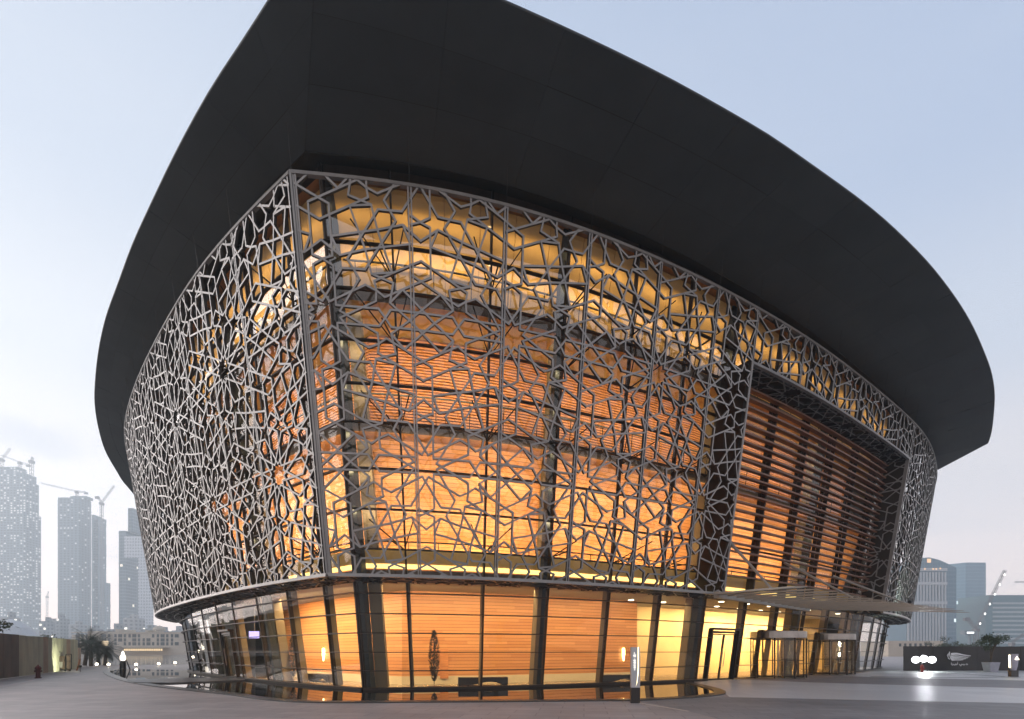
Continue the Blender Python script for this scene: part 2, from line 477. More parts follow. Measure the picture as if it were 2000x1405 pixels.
def lattice_mesh(rect, ou, oz, mp, nrm, w=0.066, dep=0.10, edges=True):
    """bars of the star pattern inside rect, laid on the surface mp(u, v) with normal nrm(u, v)"""
    mb = MB(); rnd = random.Random(int(rect[0] * 100) + int(rect[2] * 7)); seen = set()
    for sg in lattice_segs(*rect, ou, oz):
        key = tuple(sorted(((round(sg[0], 2), round(sg[1], 2)), (round(sg[2], 2), round(sg[3], 2)))))
        if key in seen: continue
        seen.add(key)
        c = clip(sg, rect)
        if not c: continue
        a, b = mp(c[0], c[1]), mp(c[2], c[3])
        if (b - a).length < 0.03: continue
        n = nrm((c[0] + c[2]) / 2, (c[1] + c[3]) / 2)
        o = n * (rnd.random() * 0.012)
        d = (b - a).normalized() * (w * 0.35)
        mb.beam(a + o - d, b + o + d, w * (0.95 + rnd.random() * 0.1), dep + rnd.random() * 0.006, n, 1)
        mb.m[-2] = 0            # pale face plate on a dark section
    if edges:
        u0, u1, v0, v1 = rect
        for u in (u0 + 0.03, u1 - 0.03):
            k = 4
            for i in range(k):
                a = mp(u, v0 + (v1 - v0) * i / k); b = mp(u, v0 + (v1 - v0) * (i + 1) / k)
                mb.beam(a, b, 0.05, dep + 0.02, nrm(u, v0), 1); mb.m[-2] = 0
    return mb

OPEN_U0, OPEN_U1, OPEN_Z = 19.65, 39.7, 14.8
END_R, END_L = 62.0, 42.0
rails = MB()
def rail(c, u0, u1, z, w, h, e=0.0, step=1.0, mb=None):
    mb = mb or rails
    n = max(1, int((u1 - u0) / step))
    for i in range(n):
        a = u0 + (u1 - u0) * i / n; b = u0 + (u1 - u0) * (i + 1) / n
        mb.beam(S3(c, a - 0.004, z, e), S3(c, b + 0.004, z, e), w, h, (0, 0, 1))
rail(CR, 0.03, END_R, ZT, 0.15, 0.11); rail(CL, 0.03, END_L, ZT, 0.15, 0.11)
rail(CR, 0.03, OPEN_U0, ZB, 0.16, 0.12); rail(CR, OPEN_U1, END_R, ZB, 0.16, 0.12); rail(CL, 0.03, END_L, ZB, 0.16, 0.12)
rail(CR, OPEN_U0, OPEN_U1, OPEN_Z, 0.16, 0.12)
rails.beam(S3(CR, 0.02, ZB) + Vector((0, 0, .03)), S3(CR, 0.02, ZT) + Vector((0, 0, .08)), 0.14, 0.10, out_n(CR, 0))
for u in (OPEN_U0, OPEN_U1):
    rails.beam(S3(CR, u, ZB), S3(CR, u, OPEN_Z), 0.1, 0.16, out_n(CR, u))
screen = rails.build('lattice_screen', M['screen'], hall)
tag(screen, label='grey rails and corner post carrying the star-pattern lattice panels')

def edges_from(start, step, end, extra=()):
    e = [0.09]; x = start
    while x < end - 0.5: e.append(x); x += step
    e.append(end); e += list(extra)
    e = sorted(e); o = [e[0]]
    for v in e[1:]:
        if v - o[-1] > 0.7 or v in extra: o.append(v)
    return o
panels = []
eR = [e for e in edges_from(3.77, 3.3, END_R, (OPEN_U0, OPEN_U1)) if abs(e - 20.27) > .1 and abs(e - 40.07) > .1]
for a, b in zip(eR[:-1], eR[1:]):
    z0 = OPEN_Z if (a >= OPEN_U0 - .01 and b <= OPEN_U1 + .01) else ZB
    panels.append((CR, a, b, z0, 4.1))
eL = edges_from(3.92, 3.1, END_L)
for a, b in zip(eL[:-1], eL[1:]): panels.append((CL, a, b, ZB, 2.7))
for c, a, b, z0, ou in panels:
    mb = lattice_mesh((a + 0.02, b - 0.02, z0 + 0.03, ZT - 0.02), ou, 8.25, lambda u, v, c=c: S3(c, u, v), lambda u, v, c=c: out_n(c, u))
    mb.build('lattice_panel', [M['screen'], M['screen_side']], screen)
# lattice returns: underside strip and the portal's jambs and head
for c, rngs in ((CR, [(0.1, OPEN_U0)] + [(OPEN_U1, END_R)]), (CL, [(0.1, END_L)])):
    for (a0, a1) in rngs:
        n = max(1, round((a1 - a0) / 9.0))
        for i in range(n):
            a = a0 + (a1 - a0) * i / n; b = a0 + (a1 - a0) * (i + 1) / n
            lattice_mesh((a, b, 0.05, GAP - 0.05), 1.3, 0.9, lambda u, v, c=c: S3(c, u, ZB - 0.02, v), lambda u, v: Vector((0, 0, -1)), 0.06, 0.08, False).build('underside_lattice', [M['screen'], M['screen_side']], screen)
            bk = MB()
            m = 8
            for k in range(m):
                ua = a + (b - a) * k / m; ub = a + (b - a) * (k + 1) / m
                bk.add([S3(c, ua, ZB + 0.2, 0.1), S3(c, ub, ZB + 0.2, 0.1), S3(c, ub, ZB + 0.2, GAP - .05), S3(c, ua, ZB + 0.2, GAP - .05)], [(0, 1, 2, 3)])
JD = 1.5
for u, s in ((OPEN_U0, 1), (OPEN_U1, -1)):
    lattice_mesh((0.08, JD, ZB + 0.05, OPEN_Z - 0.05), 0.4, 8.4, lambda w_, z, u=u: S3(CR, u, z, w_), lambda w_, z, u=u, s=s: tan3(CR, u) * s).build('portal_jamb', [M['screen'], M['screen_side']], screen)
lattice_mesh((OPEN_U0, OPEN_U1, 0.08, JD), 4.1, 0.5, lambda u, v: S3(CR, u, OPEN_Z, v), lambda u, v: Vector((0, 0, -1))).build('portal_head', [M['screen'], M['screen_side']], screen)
# solid dark lining behind the portal's lattice returns
ln_ = MB()
for u in (OPEN_U0 - .1, OPEN_U1 + .1):
    ln_.beam(S3(CR, u, ZB, .8), S3(CR, u, OPEN_Z + .1, .8), 0.04, 1.4, out_n(CR, u))
n_ = 16
for i in range(n_):
    a = OPEN_U0 - .05 + (OPEN_U1 - OPEN_U0 + .1) * i / n_; b = OPEN_U0 - .05 + (OPEN_U1 - OPEN_U0 + .1) * (i + 1) / n_
    V = [S3(CR, a, OPEN_Z + .12, .12), S3(CR, b, OPEN_Z + .12, .12), S3(CR, b, OPEN_Z + .12, 1.55), S3(CR, a, OPEN_Z + .12, 1.55)]
    ln_.hexa(V + [v + Vector((0, 0, .04)) for v in V])
ln_.build('portal_lining', M['frame'], screen)
# hanger rods from the screen's top rail to the soffit
ROD_Z = 18.45
for c, es in ((CR, eR), (CL, eL)):
    for u in ([0.03] if c is CR else []) + es[1:]:
        if u > 45: continue
        n_ = out_n(c, max(u, .1)); MB().tube(S3(c, u, ZB + .1 if not (c is CR and OPEN_U0 < u < OPEN_U1) else OPEN_Z + .1) + n_ * .05, S3(c, u, ROD_Z) + n_ * .05, 0.009, n=6).build('hanger_rod', M['screen_dark'], screen)
# struts tying the screen back to the glass columns
st = MB()
for c, us in ((CR, [2.65, 6.85, 10.35, 13.8, 17.1, 41.7, 45.2, 48.7, 52.2]), (CL, [2.65, 6.45, 10.35, 14.05, 17.2, 20.7, 24.2, 27.7, 31.2])):
    for u in us:
        for z in (5.6, 9.9, 13.0, 15.2):
            st = MB(); a = S3(c, u, z, GAP - .05)
            st.tube(a, S3(c, u + .9, z + .75, .08), 0.022, n=6); st.tube(a, S3(c, u - .9, z + .75, .08), 0.022, n=6)
            st.tube(a, S3(c, u, z, .08), 0.028, n=6)
            st.build('bracing_strut', M['black'], screen)

# ---------------------------------------------------------------- glass walls
UR = [0.0, 2.65, 6.85, 10.35, 13.8, 17.1, 20.5, 24.2, 27.7, 31.2, 34.7, 38.2, 41.7, 45.2, 48.7, 52.2, 55.7, 59.2]
UL = [0.0, 2.65, 6.45, 10.35, 14.05, 17.2, 20.7, 24.2, 27.7, 31.2, 34.7, 38.2]
THICK_R = (10.35, 20.5, 31.2, 41.7); THICK_L = (10.35, 20.7, 31.2)
LIT_R, LIT_L = 41.7, 17.2
ROWS0 = [0.10, 0.81, 1.56, 2.33, 3.1, 3.9, 4.5]
ROWS = {'ground': ROWS0, 'first': [4.5, 5.6, 7.1, 8.6, 10.25], 'second': [10.25, 11.6, 13.1, 14.8], 'top': [14.8, 16.3, 18.75]}
# entrance openings in the ground storey, from their place along the glass
U_DOOR = (find(CR, 1385, 1.6, GAP, 15, 30), find(CR, 1437, 1.6, GAP, 15, 30))
def drum_span(px0, px1):
    um = find(CR, (px0 + px1) / 2, 1.6, GAP - .5, 15, 45); r = (px1 - px0) / 2000 * surf(CR, um, 1.6, GAP - .5)[1]
    k = np.linalg.norm(surf(CR, um + .5, 0, GAP) - surf(CR, um - .5, 0, GAP)); return (um - (r + .22) / k, um + (r + .22) / k, r)
U_REV1 = drum_span(1477, 1574); U_REV2 = drum_span(1586, 1668)
R_REV = (U_REV1[2], U_REV2[2]); U_REV1 = U_REV1[:2]; U_REV2 = U_REV2[:2]
U_SIDE = (find(CL, 457, 1.6, GAP, 10, 25), find(CL, 437, 1.6, GAP, 10, 25))
DOOR_TOP = 2.78
holes = {1: [U_DOOR, U_REV1, U_REV2], -1: [U_SIDE]}
def solid_us(us, hs, z0, z1):
    """split the bays where a door stands"""
    e = sorted(set(us + [v for h in hs for v in h]))
    out = []
    for a, b in zip(e[:-1], e[1:]):
        m = (a + b) / 2
        if any(h[0] - .01 < m < h[1] + .01 for h in hs) and z0 < DOOR_TOP - .3: continue
        if b - a > 0.25: out.append((a, b))
    return out
for storey, rows in ROWS.items():
    fr = MB()
    for c, us, th, end in ((CR, UR, THICK_R, 59.2), (CL, UL, THICK_L, 38.2)):
        hs = holes[c.side] if storey == 'ground' else []
        for u in us:
            z0 = rows[0]
            if any(h[0] < u < h[1] for h in hs): z0 = DOOR_TOP
            fr.beam(S3(c, u, z0, GAP + .06), S3(c, u, rows[-1], GAP + .06), 0.07, 0.2, out_n(c, u))
        for h in hs:
            for u in h: fr.beam(S3(c, u, 0.02, GAP + .03), S3(c, u, DOOR_TOP, GAP + .03), 0.11, 0.24, out_n(c, u))
        for z in rows[:-1]:
            segs = [(a, b) for a, b in zip(us[:-1], us[1:])]
            if hs and z < DOOR_TOP - .1: segs = solid_us(us, hs, z, z)
            for a, b in segs:
                k = 3
                for i in range(k):
                    ua = a + (b - a) * i / k; ub = a + (b - a) * (i + 1) / k
                    pa = S3(c, ua, z, GAP); pb = S3(c, ub, z, GAP); n = out_n(c, (ua + ub) / 2)
                    if storey == 'ground':
                        fr.beam(pa + n * .07, pb + n * .07, 0.24, 0.035, (0, 0, 1))
                    else:
                        fr.beam(pa + n * .02, pb + n * .02, 0.14, 0.06, (0, 0, 1))
    if storey == 'ground':
        rail(CR, 0, U_DOOR[0], 0.06, 0.3, 0.12, GAP, 1.0, fr); rail(CL, 0, 38, 0.06, 0.3, 0.12, GAP, 1.0, fr)
        for h in holes[1] + holes[-1]:
            c = CL if h in holes[-1] else CR
            rail(c, h[0], h[1], DOOR_TOP, 0.3, 0.11, GAP - .02, 1.0, fr)
    f = fr.build(storey + '_glazing_frame', M['frame'], hall)
    for c, us, end in ((CR, UR, 59.2), (CL, UL, 38.2)):
        hs = holes[c.side] if storey == 'ground' else []
        for z0, z1 in zip(rows[:-1], rows[1:]):
            if z1 - z0 < 0.1: continue
            for a, b in (solid_us(us, hs, z0, z1) if hs else zip(us[:-1], us[1:])):
                q = MB(); k = 2
                dz = random.uniform(-.004, .004); du = random.uniform(-.006, .006)
                for i in range(k):
                    ua = a + .03 + (b - a - .06) * i / k; ub = a + .03 + (b - a - .06) * (i + 1) / k
                    q.add([S3(c, ua, z0 + .015, GAP + du), S3(c, ub, z0 + .015, GAP - du), S3(c, ub, z1 - .015, GAP - du + dz), S3(c, ua, z1 - .015, GAP + du + dz)], [(0, 1, 2, 3)])
                q.build('glass_pane', M['glass_top'] if storey == 'top' else M['glass'], f)
# columns just inside the glass
for c, us in ((CR, (0.0,) + THICK_R), (CL, THICK_L)):
    for u in us:
        o = MB().beam(S3(c, u, 0.02, GAP + .48), S3(c, u, 18.5, GAP + .48), 0.30, 0.36, out_n(c, u) if u else (S3(CR, 0, 5) - S3(CR, 0, 5, 1)).normalized()).build('column', M['column'], hall)
        r = MB()
        lo = 0.03
        for (z0, z1) in ((0.03, 4.4), (5.0, 9.9), (10.5, 14.5)):
            if u:
                r.beam(S3(c, u + .1, z0, GAP + .95), S3(c, u + .1, z1, GAP + .95), 0.45, 0.45, out_n(c, u))
            else:
                r.beam(S3(CR, .35, z0, GAP + 1.0), S3(CR, .35, z1, GAP + 1.0), 0.5, 0.5, out_n(c, u))
        r.build('reveal', M['reveal'], o)
# fine mullion backs (beige) behind thin posts
for c, us, th in ((CR, UR[1:12], THICK_R), (CL, UL[1:5], THICK_L)):
    for u in us:
        if u in th: continue
        MB().beam(S3(c, u, 0.12, GAP + .3), S3(c, u, 4.4, GAP + .3), 0.1, 0.3, out_n(c, u)).build('mullion_fin', M['reveal'], hall)

# ---------------------------------------------------------------- floors, inner walls
def ring(mb, c, u0, u1, fa, fb, step=1.2, mi=0):
    n = max(1, int((u1 - u0) / step))
    for i in range(n):
        a = u0 + (u1 - u0) * i / n; b = u0 + (u1 - u0) * (i + 1) / n
        mb.add([fa(c, a), fa(c, b), fb(c, b), fb(c, a)], [(0, 1, 2, 3)], mi)
DEEP = 11.0
def slab(z0, z1, e0, name, m_edge, m_top, m_bot, uR=END_R - 3, uL=END_L - 4):
    mb = MB()
    for c, u1 in ((CR, uR), (CL, uL)):
        ring(mb, c, 0, u1, lambda c, u: S3(c, u, z0, e0), lambda c, u: S3(c, u, z1, e0), mi=0)
        ring(mb, c, 0, u1, lambda c, u: S3(c, u, z1, e0), lambda c, u: P3(surf(c, u, z1, DEEP), z1), mi=1)
        ring(mb, c, 0, u1, lambda c, u: S3(c, u, z0, e0), lambda c, u: P3(surf(c, u, z0, DEEP), z0), mi=2)
    return mb.build(name, [m_edge, m_top, m_bot], hall)
slab(-0.3, 0.03, GAP + .12, 'lobby_floor', M['slab'], M['floor_in'], M['slab'])
slab(4.42, 4.9, GAP + .6, 'floor_slab', M['slab'], M['floor_in'], M['ceiling'])
slab(10.1, 10.5, GAP + .45, 'floor_slab', M['slab'], M['floor_in'], M['wood_ceiling'])
slab(14.7, 15.05, GAP + .45, 'floor_slab', M['slab'], M['floor_in'], M['gold'])
slab(18.5, 18.8, GAP + .1, 'top_ceiling', M['slab'], M['slab'], M['wood_ceiling'])

WALLS = [  # storey: z0, z1, distance behind glass foot at mid height
    ('ground', 0.03, 4.42, 4.3), ('first', 4.9, 10.1, 4.2), ('second', 10.5, 14.7, 3.6), ('top', 15.05, 18.5, 3.4)]
def wall_k(z0, d): return (ZT - z0) * LEAN + GAP + d
def vwall(mb, c, u0, u1, k, z0, z1, step=1.0, mi=0, kt=None):
    kt = k if kt is None else kt
    n = max(1, int((u1 - u0) / step))
    for i in range(n):
        a = u0 + (u1 - u0) * i / n; b = u0 + (u1 - u0) * (i + 1) / n
        pa, pb = off(c, a, k), off(c, b, k)
        mb.add([P3(pa, z0), P3(pb, z0), P3(off(c, b, kt), z1), P3(off(c, a, kt), z1)], [(0, 1, 2, 3)], mi)
kg = wall_k(0, 3.1); WE = find(CR, 1252, 1.6, GAP + 3.0, 5, 25)
w = MB(); vwall(w, CR, 0, WE, kg, 0.03, 4.42); vwall(w, CL, 0, LIT_L, kg, 0.03, 4.42)
gw = w.build('timber_wall', M['wood'], hall)
sk = MB(); vwall(sk, CR, 0, WE - .1, kg - .04, 0.03, 0.42); vwall(sk, CL, 0, LIT_L, kg - .04, 0.03, 0.42)
sk.build('stone_skirting', M['cream'], gw)
w = MB(); vwall(w, CR, WE, 46, kg + 2.2, 0.03, 4.42)
for u in (WE, 46): w.add([P3(off(CR, u, kg), .03), P3(off(CR, u, kg + 2.2), .03), P3(off(CR, u, kg + 2.2), 4.42), P3(off(CR, u, kg), 4.42)], [(0, 1, 2, 3)])
w.build('foyer_wall', M['foyer'], hall)
k1 = wall_k(4.9, 1.9)
w = MB(); vwall(w, CR, 0, LIT_R, k1, 4.9, 10.1, kt=wall_k(10.1, 1.15)); vwall(w, CL, 0, LIT_L, k1, 4.9, 10.1, kt=wall_k(10.1, 1.15))
w.build('timber_wall', M['wood'], hall)
# slatted drum on the second storey: real slats
k2 = wall_k(10.5, 1.9)
w = MB()
z = 10.52
while z < 14.6:
    for c, u1 in ((CR, LIT_R), (CL, LIT_L)):
        n = int(u1 / 1.5)
        for i in range(n):
            a, b = u1 * i / n, u1 * (i + 1) / n
            pa, pb, qa, qb = off(c, a, k2), off(c, b, k2), off(c, a, k2 + .05), off(c, b, k2 + .05)
            w.add([P3(pa, z), P3(pb, z), P3(pb, z + .075), P3(pa, z + .075)], [(0, 1, 2, 3)])
            w.add([P3(qa, z), P3(qb, z), P3(pb, z), P3(pa, z)], [(0, 1, 2, 3)])
            w.add([P3(pa, z + .075), P3(pb, z + .075), P3(qb, z + .075), P3(qa, z + .075)], [(0, 1, 2, 3)])
    z += 0.125
drum = w.build('slatted_drum', M['wood_fine'], hall, kind='stuff')
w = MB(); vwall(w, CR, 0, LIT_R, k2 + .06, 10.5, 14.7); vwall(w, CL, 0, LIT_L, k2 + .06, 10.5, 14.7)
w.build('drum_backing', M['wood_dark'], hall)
# gold panels of the top storey, each its own piece
k3 = wall_k(15.05, .95); k3t = wall_k(18.47, .4)
for c, u1 in ((CR, LIT_R), (CL, LIT_L)):
    n = int(u1 / 1.6)
    for i in range(n):
        a, b = u1 * i / n + .012, u1 * (i + 1) / n - .012
        q = MB()
        pa, pb = off(c, a, k3), off(c, b, k3); qa, qb = off(c, a, k3 + .05), off(c, b, k3 + .05); ta, tb, sa_, sb_ = off(c, a, k3t), off(c, b, k3t), off(c, a, k3t + .05), off(c, b, k3t + .05)
        q.hexa([P3(pa, 15.05), P3(pb, 15.05), P3(qb, 15.05), P3(qa, 15.05), P3(ta, 18.47), P3(tb, 18.47), P3(sb_, 18.47), P3(sa_, 18.47)])
        q.build('gold_panel', M['gold'], hall)
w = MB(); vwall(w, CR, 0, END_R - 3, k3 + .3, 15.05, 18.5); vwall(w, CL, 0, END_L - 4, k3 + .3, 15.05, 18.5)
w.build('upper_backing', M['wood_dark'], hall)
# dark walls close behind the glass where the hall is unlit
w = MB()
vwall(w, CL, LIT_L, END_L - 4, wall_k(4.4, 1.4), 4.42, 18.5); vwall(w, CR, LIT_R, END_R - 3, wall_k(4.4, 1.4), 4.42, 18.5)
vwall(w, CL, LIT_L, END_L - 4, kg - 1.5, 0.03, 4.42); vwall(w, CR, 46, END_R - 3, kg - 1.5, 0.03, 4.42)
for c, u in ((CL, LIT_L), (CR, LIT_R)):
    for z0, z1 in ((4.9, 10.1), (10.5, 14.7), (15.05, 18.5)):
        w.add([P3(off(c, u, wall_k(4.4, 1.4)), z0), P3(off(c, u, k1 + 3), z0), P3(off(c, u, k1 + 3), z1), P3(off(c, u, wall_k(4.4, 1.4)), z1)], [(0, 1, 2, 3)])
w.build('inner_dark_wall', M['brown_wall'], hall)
# rear walls close the hull out of sight
w = MB(); vwall(w, CR, END_R - 3, CR.len, 7.0, 0, 18.5, 2.0); vwall(w, CL, END_L - 4, CL.len, 7.0, 0, 18.5, 2.0)
w.build('rear_wall', M['brown_wall'], hall)
# bright light cove on the first floor's edge and its upstand
w = MB()
for c, u1 in ((CR, LIT_R), (CL, LIT_L)):
    ring(w, c, 0, u1, lambda c, u: S3(c, u, 4.95, GAP + .62), lambda c, u: S3(c, u, 5.14, GAP + .62))
w.build('light_cove', M['strip'], hall)
w = MB()
for c, u1 in ((CR, LIT_R), (CL, LIT_L)):
    ring(w, c, 0, u1, lambda c, u: S3(c, u, 5.16, GAP + .64), lambda c, u: S3(c, u, 5.72, GAP + .64))
w.build('upstand', M['gold'], hall)

# handrails of the upper floors
for z_, e_ in ((6.05, .75), (11.55, .6), (16.1, .55)):
    w = MB()
    for c, u1 in ((CR, LIT_R), (CL, LIT_L)):
        rail(c, .3, u1, z_, .05, .05, GAP + e_, 1.2, w)
        u = .8
        while u < u1: w.tube(S3(c, u, z_ - 1.05, GAP + e_), S3(c, u, z_, GAP + e_), .018, n=6); u += 1.75
    w.build('handrail', M['black'], hall)
# recessed downlights in the entrance foyer's ceiling
dl_m = emission('downlight_glow', (1.0, .85, .6), 7)
for k_ in range(9):
    for r_ in (1.2, 3.2):
        p = off(CR, 18.2 + k_ * 2.7, wall_k(4.42, r_)); MB().lathe([(.005, -.004), (.13, -.004), (.15, 0), (.15, .03)], (p[0], p[1], 4.39), 14).build('downlight', dl_m, hall)
# ---------------------------------------------------------------- interior lamps (ceiling and cove strips, plus added unseen fill strips)
def strip_lamp(c, u, k, z, watts, length, col=(1.0, 0.74, 0.42), tilt=28):
    p = off(c, u, k); n = c._i(c.N, u)
    ld = bpy.data.lights.new('strip_or_fill_light', 'AREA'); ld.shape = 'RECTANGLE'
    ld.size = length; ld.size_y = 0.18; ld.energy = watts; ld.color = col; ld.spread = R(150)
    o = bpy.data.objects.new('strip_or_fill_light', ld); COL.objects.link(o); o.parent = hall
    o.location = P3(p, z)
    d = Vector((n[0] * math.sin(R(tilt)), n[1] * math.sin(R(tilt)), -math.cos(R(tilt))))
    zax = -d; xax = tan3(c, u); yax = zax.cross(xax).normalized(); xax = yax.cross(zax)
    o.rotation_euler = Matrix((xax, yax, zax)).transposed().to_euler()
rl_ = random.Random(4)
def rv(): return rl_.uniform(.8, 1.2)
def dim(c, u): return .4 if c is CR and u > 32 else 1.0        # the far bays are only half lit
for c, us, u1g, u1 in ((CR, UR, WE, LIT_R), (CL, UL, 15, LIT_L)):
    for ua, ub in zip(us[:-1], us[1:]):
        u = (ua + ub) / 2; ln = ub - ua - .4; f = ln / 2.8 * (1 if ua else .8)
        if ub > u1 + .1: break
        g_ = dim(c, u)
        if u < u1g: strip_lamp(c, u, wall_k(4.42, 1.2), 4.36, 82 * f * rv() * (1.0 if c is CR else 1.3 + u * .16), ln - .5, tilt=30)
        strip_lamp(c, u, wall_k(5.2, .95), 5.3, 36 * f * rv() * g_, ln, tilt=140)      # uplight in the cove
        # fill strips added unseen behind the transoms to even the light on the walls
        for z_, e_ in ((7.1, 35), (8.6, 35), (9.9, 15), (11.6, 25), (13.1, 25)):
            strip_lamp(c, u, wall_k(z_, .2), z_, e_ * f * rv() * g_, ln, tilt=82)
        strip_lamp(c, u, wall_k(14.7, .7), 14.63, 22 * f * rv() * g_, ln, tilt=40)
        strip_lamp(c, u, wall_k(16.3, .1), 16.3, 17 * f * rv(), ln, (1.0, 0.70, 0.32), tilt=90)  # this and the next: added unseen fill for an even glow on the gold panels
        strip_lamp(c, u, wall_k(17.6, .1), 17.6, 10 * f * rv(), ln, (1.0, 0.70, 0.32), tilt=75)
for u, e_ in ((17.5, 70), (20.5, 75), (24, 170), (27.5, 330), (31, 420), (34.5, 450), (38, 420), (42, 300)): strip_lamp(CR, u, kg + .3, 4.36, e_, 2.4, (1.0, 0.72, 0.38))

# ---------------------------------------------------------------- louvres in the portal
z = 5.55; i = 0
while z < 14.6:
    q = MB(); k = 14
    ua0, ub0 = OPEN_U0 + .25, OPEN_U1 - .25
    for j in range(k):
        a = ua0 + (ub0 - ua0) * j / k; b = ua0 + (ub0 - ua0) * (j + 1) / k
        n = out_n(CR, (a + b) / 2); up = (Vector((0, 0, 1)) + n * 0.18).normalized()
        q.beam(S3(CR, a, z, GAP - .4), S3(CR, b, z, GAP - .4), 0.34, 0.085, up)
    q.build('louvre', M['louvre'], hall)
    z += 0.41
q = MB()
for u in UR:
    if OPEN_U0 < u < OPEN_U1:
        q.beam(S3(CR, u, 4.6, GAP - .2), S3(CR, u, 14.7, GAP - .2), 0.12, 0.22, out_n(CR, u))
q.build('louvre_post', M['frame'], hall)

# ---------------------------------------------------------------- roof: soffit panels, rim, hull top
ZR = 18.9
RIM_R = [(620, -140), (700, -112), (840, -57), (975, 0), (1110, 60), (1200, 103), (1320, 163), (1500, 265), (1550, 300), (1700, 408), (1790, 491), (1835, 542), (1877, 600), (1903, 646), (1923, 692), (1936, 728), (1942, 764), (1942, 790), (1939, 826), (1935, 851), (1929, 868)]
RIM_L = [(620, -140), (575, -76), (527, 0), (470, 90), (415, 170), (345, 297), (300, 390), (258, 481), (234, 547), (206, 624), (192, 690), (186, 746), (185, 788), (192, 835), (206, 882), (230, 924), (248, 950)]
rr = [at(x, y, ZR) for x, y in RIM_R]; rl = [at(x, y, ZR) for x, y in RIM_L]
rr_end = at(1832, 916, ZR)
cr = Curve(rr, 1, 8); cl = Curve(rl + [(-43.5, 62.0), (-41, 72), (-32, 82), (-14, 88)], -1, 8)
def inner_match(c, base, t):
    return None
def soffit_pt(c, rim, s, f):
    """f 0 at the rim, 1 at the inner edge outside the glass"""
    p = rim._i(rim.P, s)
    q = INNER[rim](s)
    z = ZR + (18.42 - ZR) * f
    return P3(p * (1 - f) + q * f, z)
INNER = {}; INNER_U = {}
def make_inner(c, rim):
    # nearest point along the glass head for every rim station, kept monotone
    us = np.arange(0, c.len - 1, .25); G = np.array([surf(c, u, 18.5, GAP - .75) for u in us])
    ss = np.arange(0, rim.len, .5); best = []; last = 0
    for s in ss:
        p = rim._i(rim.P, s); d = np.hypot(*(G - p).T); k = int(np.argmin(d)); k = max(k, last); last = k; best.append(us[k])
    b = np.array(best); b[0] = 0
    b = np.minimum(b, np.interp(ss, [0, 8, rim.len], [0, 12, 200]))
    b = np.convolve(np.r_[[b[0]] * 4, b, [b[-1]] * 4], np.ones(9) / 9, 'valid'); b[0] = 0
    INNER_U[rim] = lambda s: float(np.interp(s, ss, b))
    return lambda s: surf(c, float(np.interp(s, ss, b)), 18.5, GAP - .75)
INNER[cr] = make_inner(CR, cr); INNER[cl] = make_inner(CL, cl)
bk = MB(); rim_mb = MB()
for c, rim in ((CR, cr), (CL, cl)):
    n = int(rim.len / 1.0)
    for i in range(n):
        a, b = rim.len * i / n, rim.len * (i + 1) / n
        bk.add([soffit_pt(c, rim, a, 0) + Vector((0, 0, .06)), soffit_pt(c, rim, b, 0) + Vector((0, 0, .06)), soffit_pt(c, rim, b, 1) + Vector((0, 0, .06)), soffit_pt(c, rim, a, 1) + Vector((0, 0, .06))], [(0, 1, 2, 3)])
        # recess up to the glass head
        qa, qb = soffit_pt(c, rim, a, 1), soffit_pt(c, rim, b, 1)
        bk.add([qa - Vector((0, 0, .03)), qb - Vector((0, 0, .03)), qb + Vector((0, 0, .5)), qa + Vector((0, 0, .5))], [(0, 1, 2, 3)])
        def gz(u_): return P3(u_, 18.86)
        ia, ib = INNER_U[rim](a), INNER_U[rim](b)
        bk.add([P3(surf(c, ia, 18.5, GAP - .8), 18.86), P3(surf(c, ib, 18.5, GAP - .8), 18.86), P3(surf(c, ib, 18.5, GAP + .3), 18.86), P3(surf(c, ia, 18.5, GAP + .3), 18.86)], [(0, 1, 2, 3)])
        # rounded nose and hull side above it
        na = rim._i(rim.N, a); nb = rim._i(rim.N, b); pa = rim._i(rim.P, a); pb = rim._i(rim.P, b)
        prof = [(0.0, 0.0), (-0.02, 0.02), (-0.02, 0.05), (0.0, 0.07), (.6, .3), (3.0, 1.5), (9.0, 3.6)]
        for (o0, h0), (o1, h1) in zip(prof[:-1], prof[1:]):
            rim_mb.add([P3(pa + na * o0, ZR + h0), P3(pb + nb * o0, ZR + h0), P3(pb + nb * o1, ZR + h1), P3(pa + na * o1, ZR + h1)], [(0, 1, 2, 3)], 0 if h1 < .3 else 1)
soff = bk.build('soffit', M['black'], hall)
rim_mb.build('roof_hull', [M['rim'], M['roof']], hall)
# crown of the roof
w = MB()
ro = [P3(cl._i(cl.P, s) + cl._i(cl.N, s) * 9, ZR + 3.6) for s in np.linspace(cl.len, 0.0, 40)] + [P3(cr._i(cr.P, s) + cr._i(cr.N, s) * 9, ZR + 3.6) for s in np.linspace(0.5, cr.len, 40)]
ro = [p for p in ro]
cxy = Vector((0, 50, ZR + 5))
w.add([cxy] + ro, [(0, i, i + 1) for i in range(1, len(ro))])
w.build('roof_crown', M['roof'], hall)
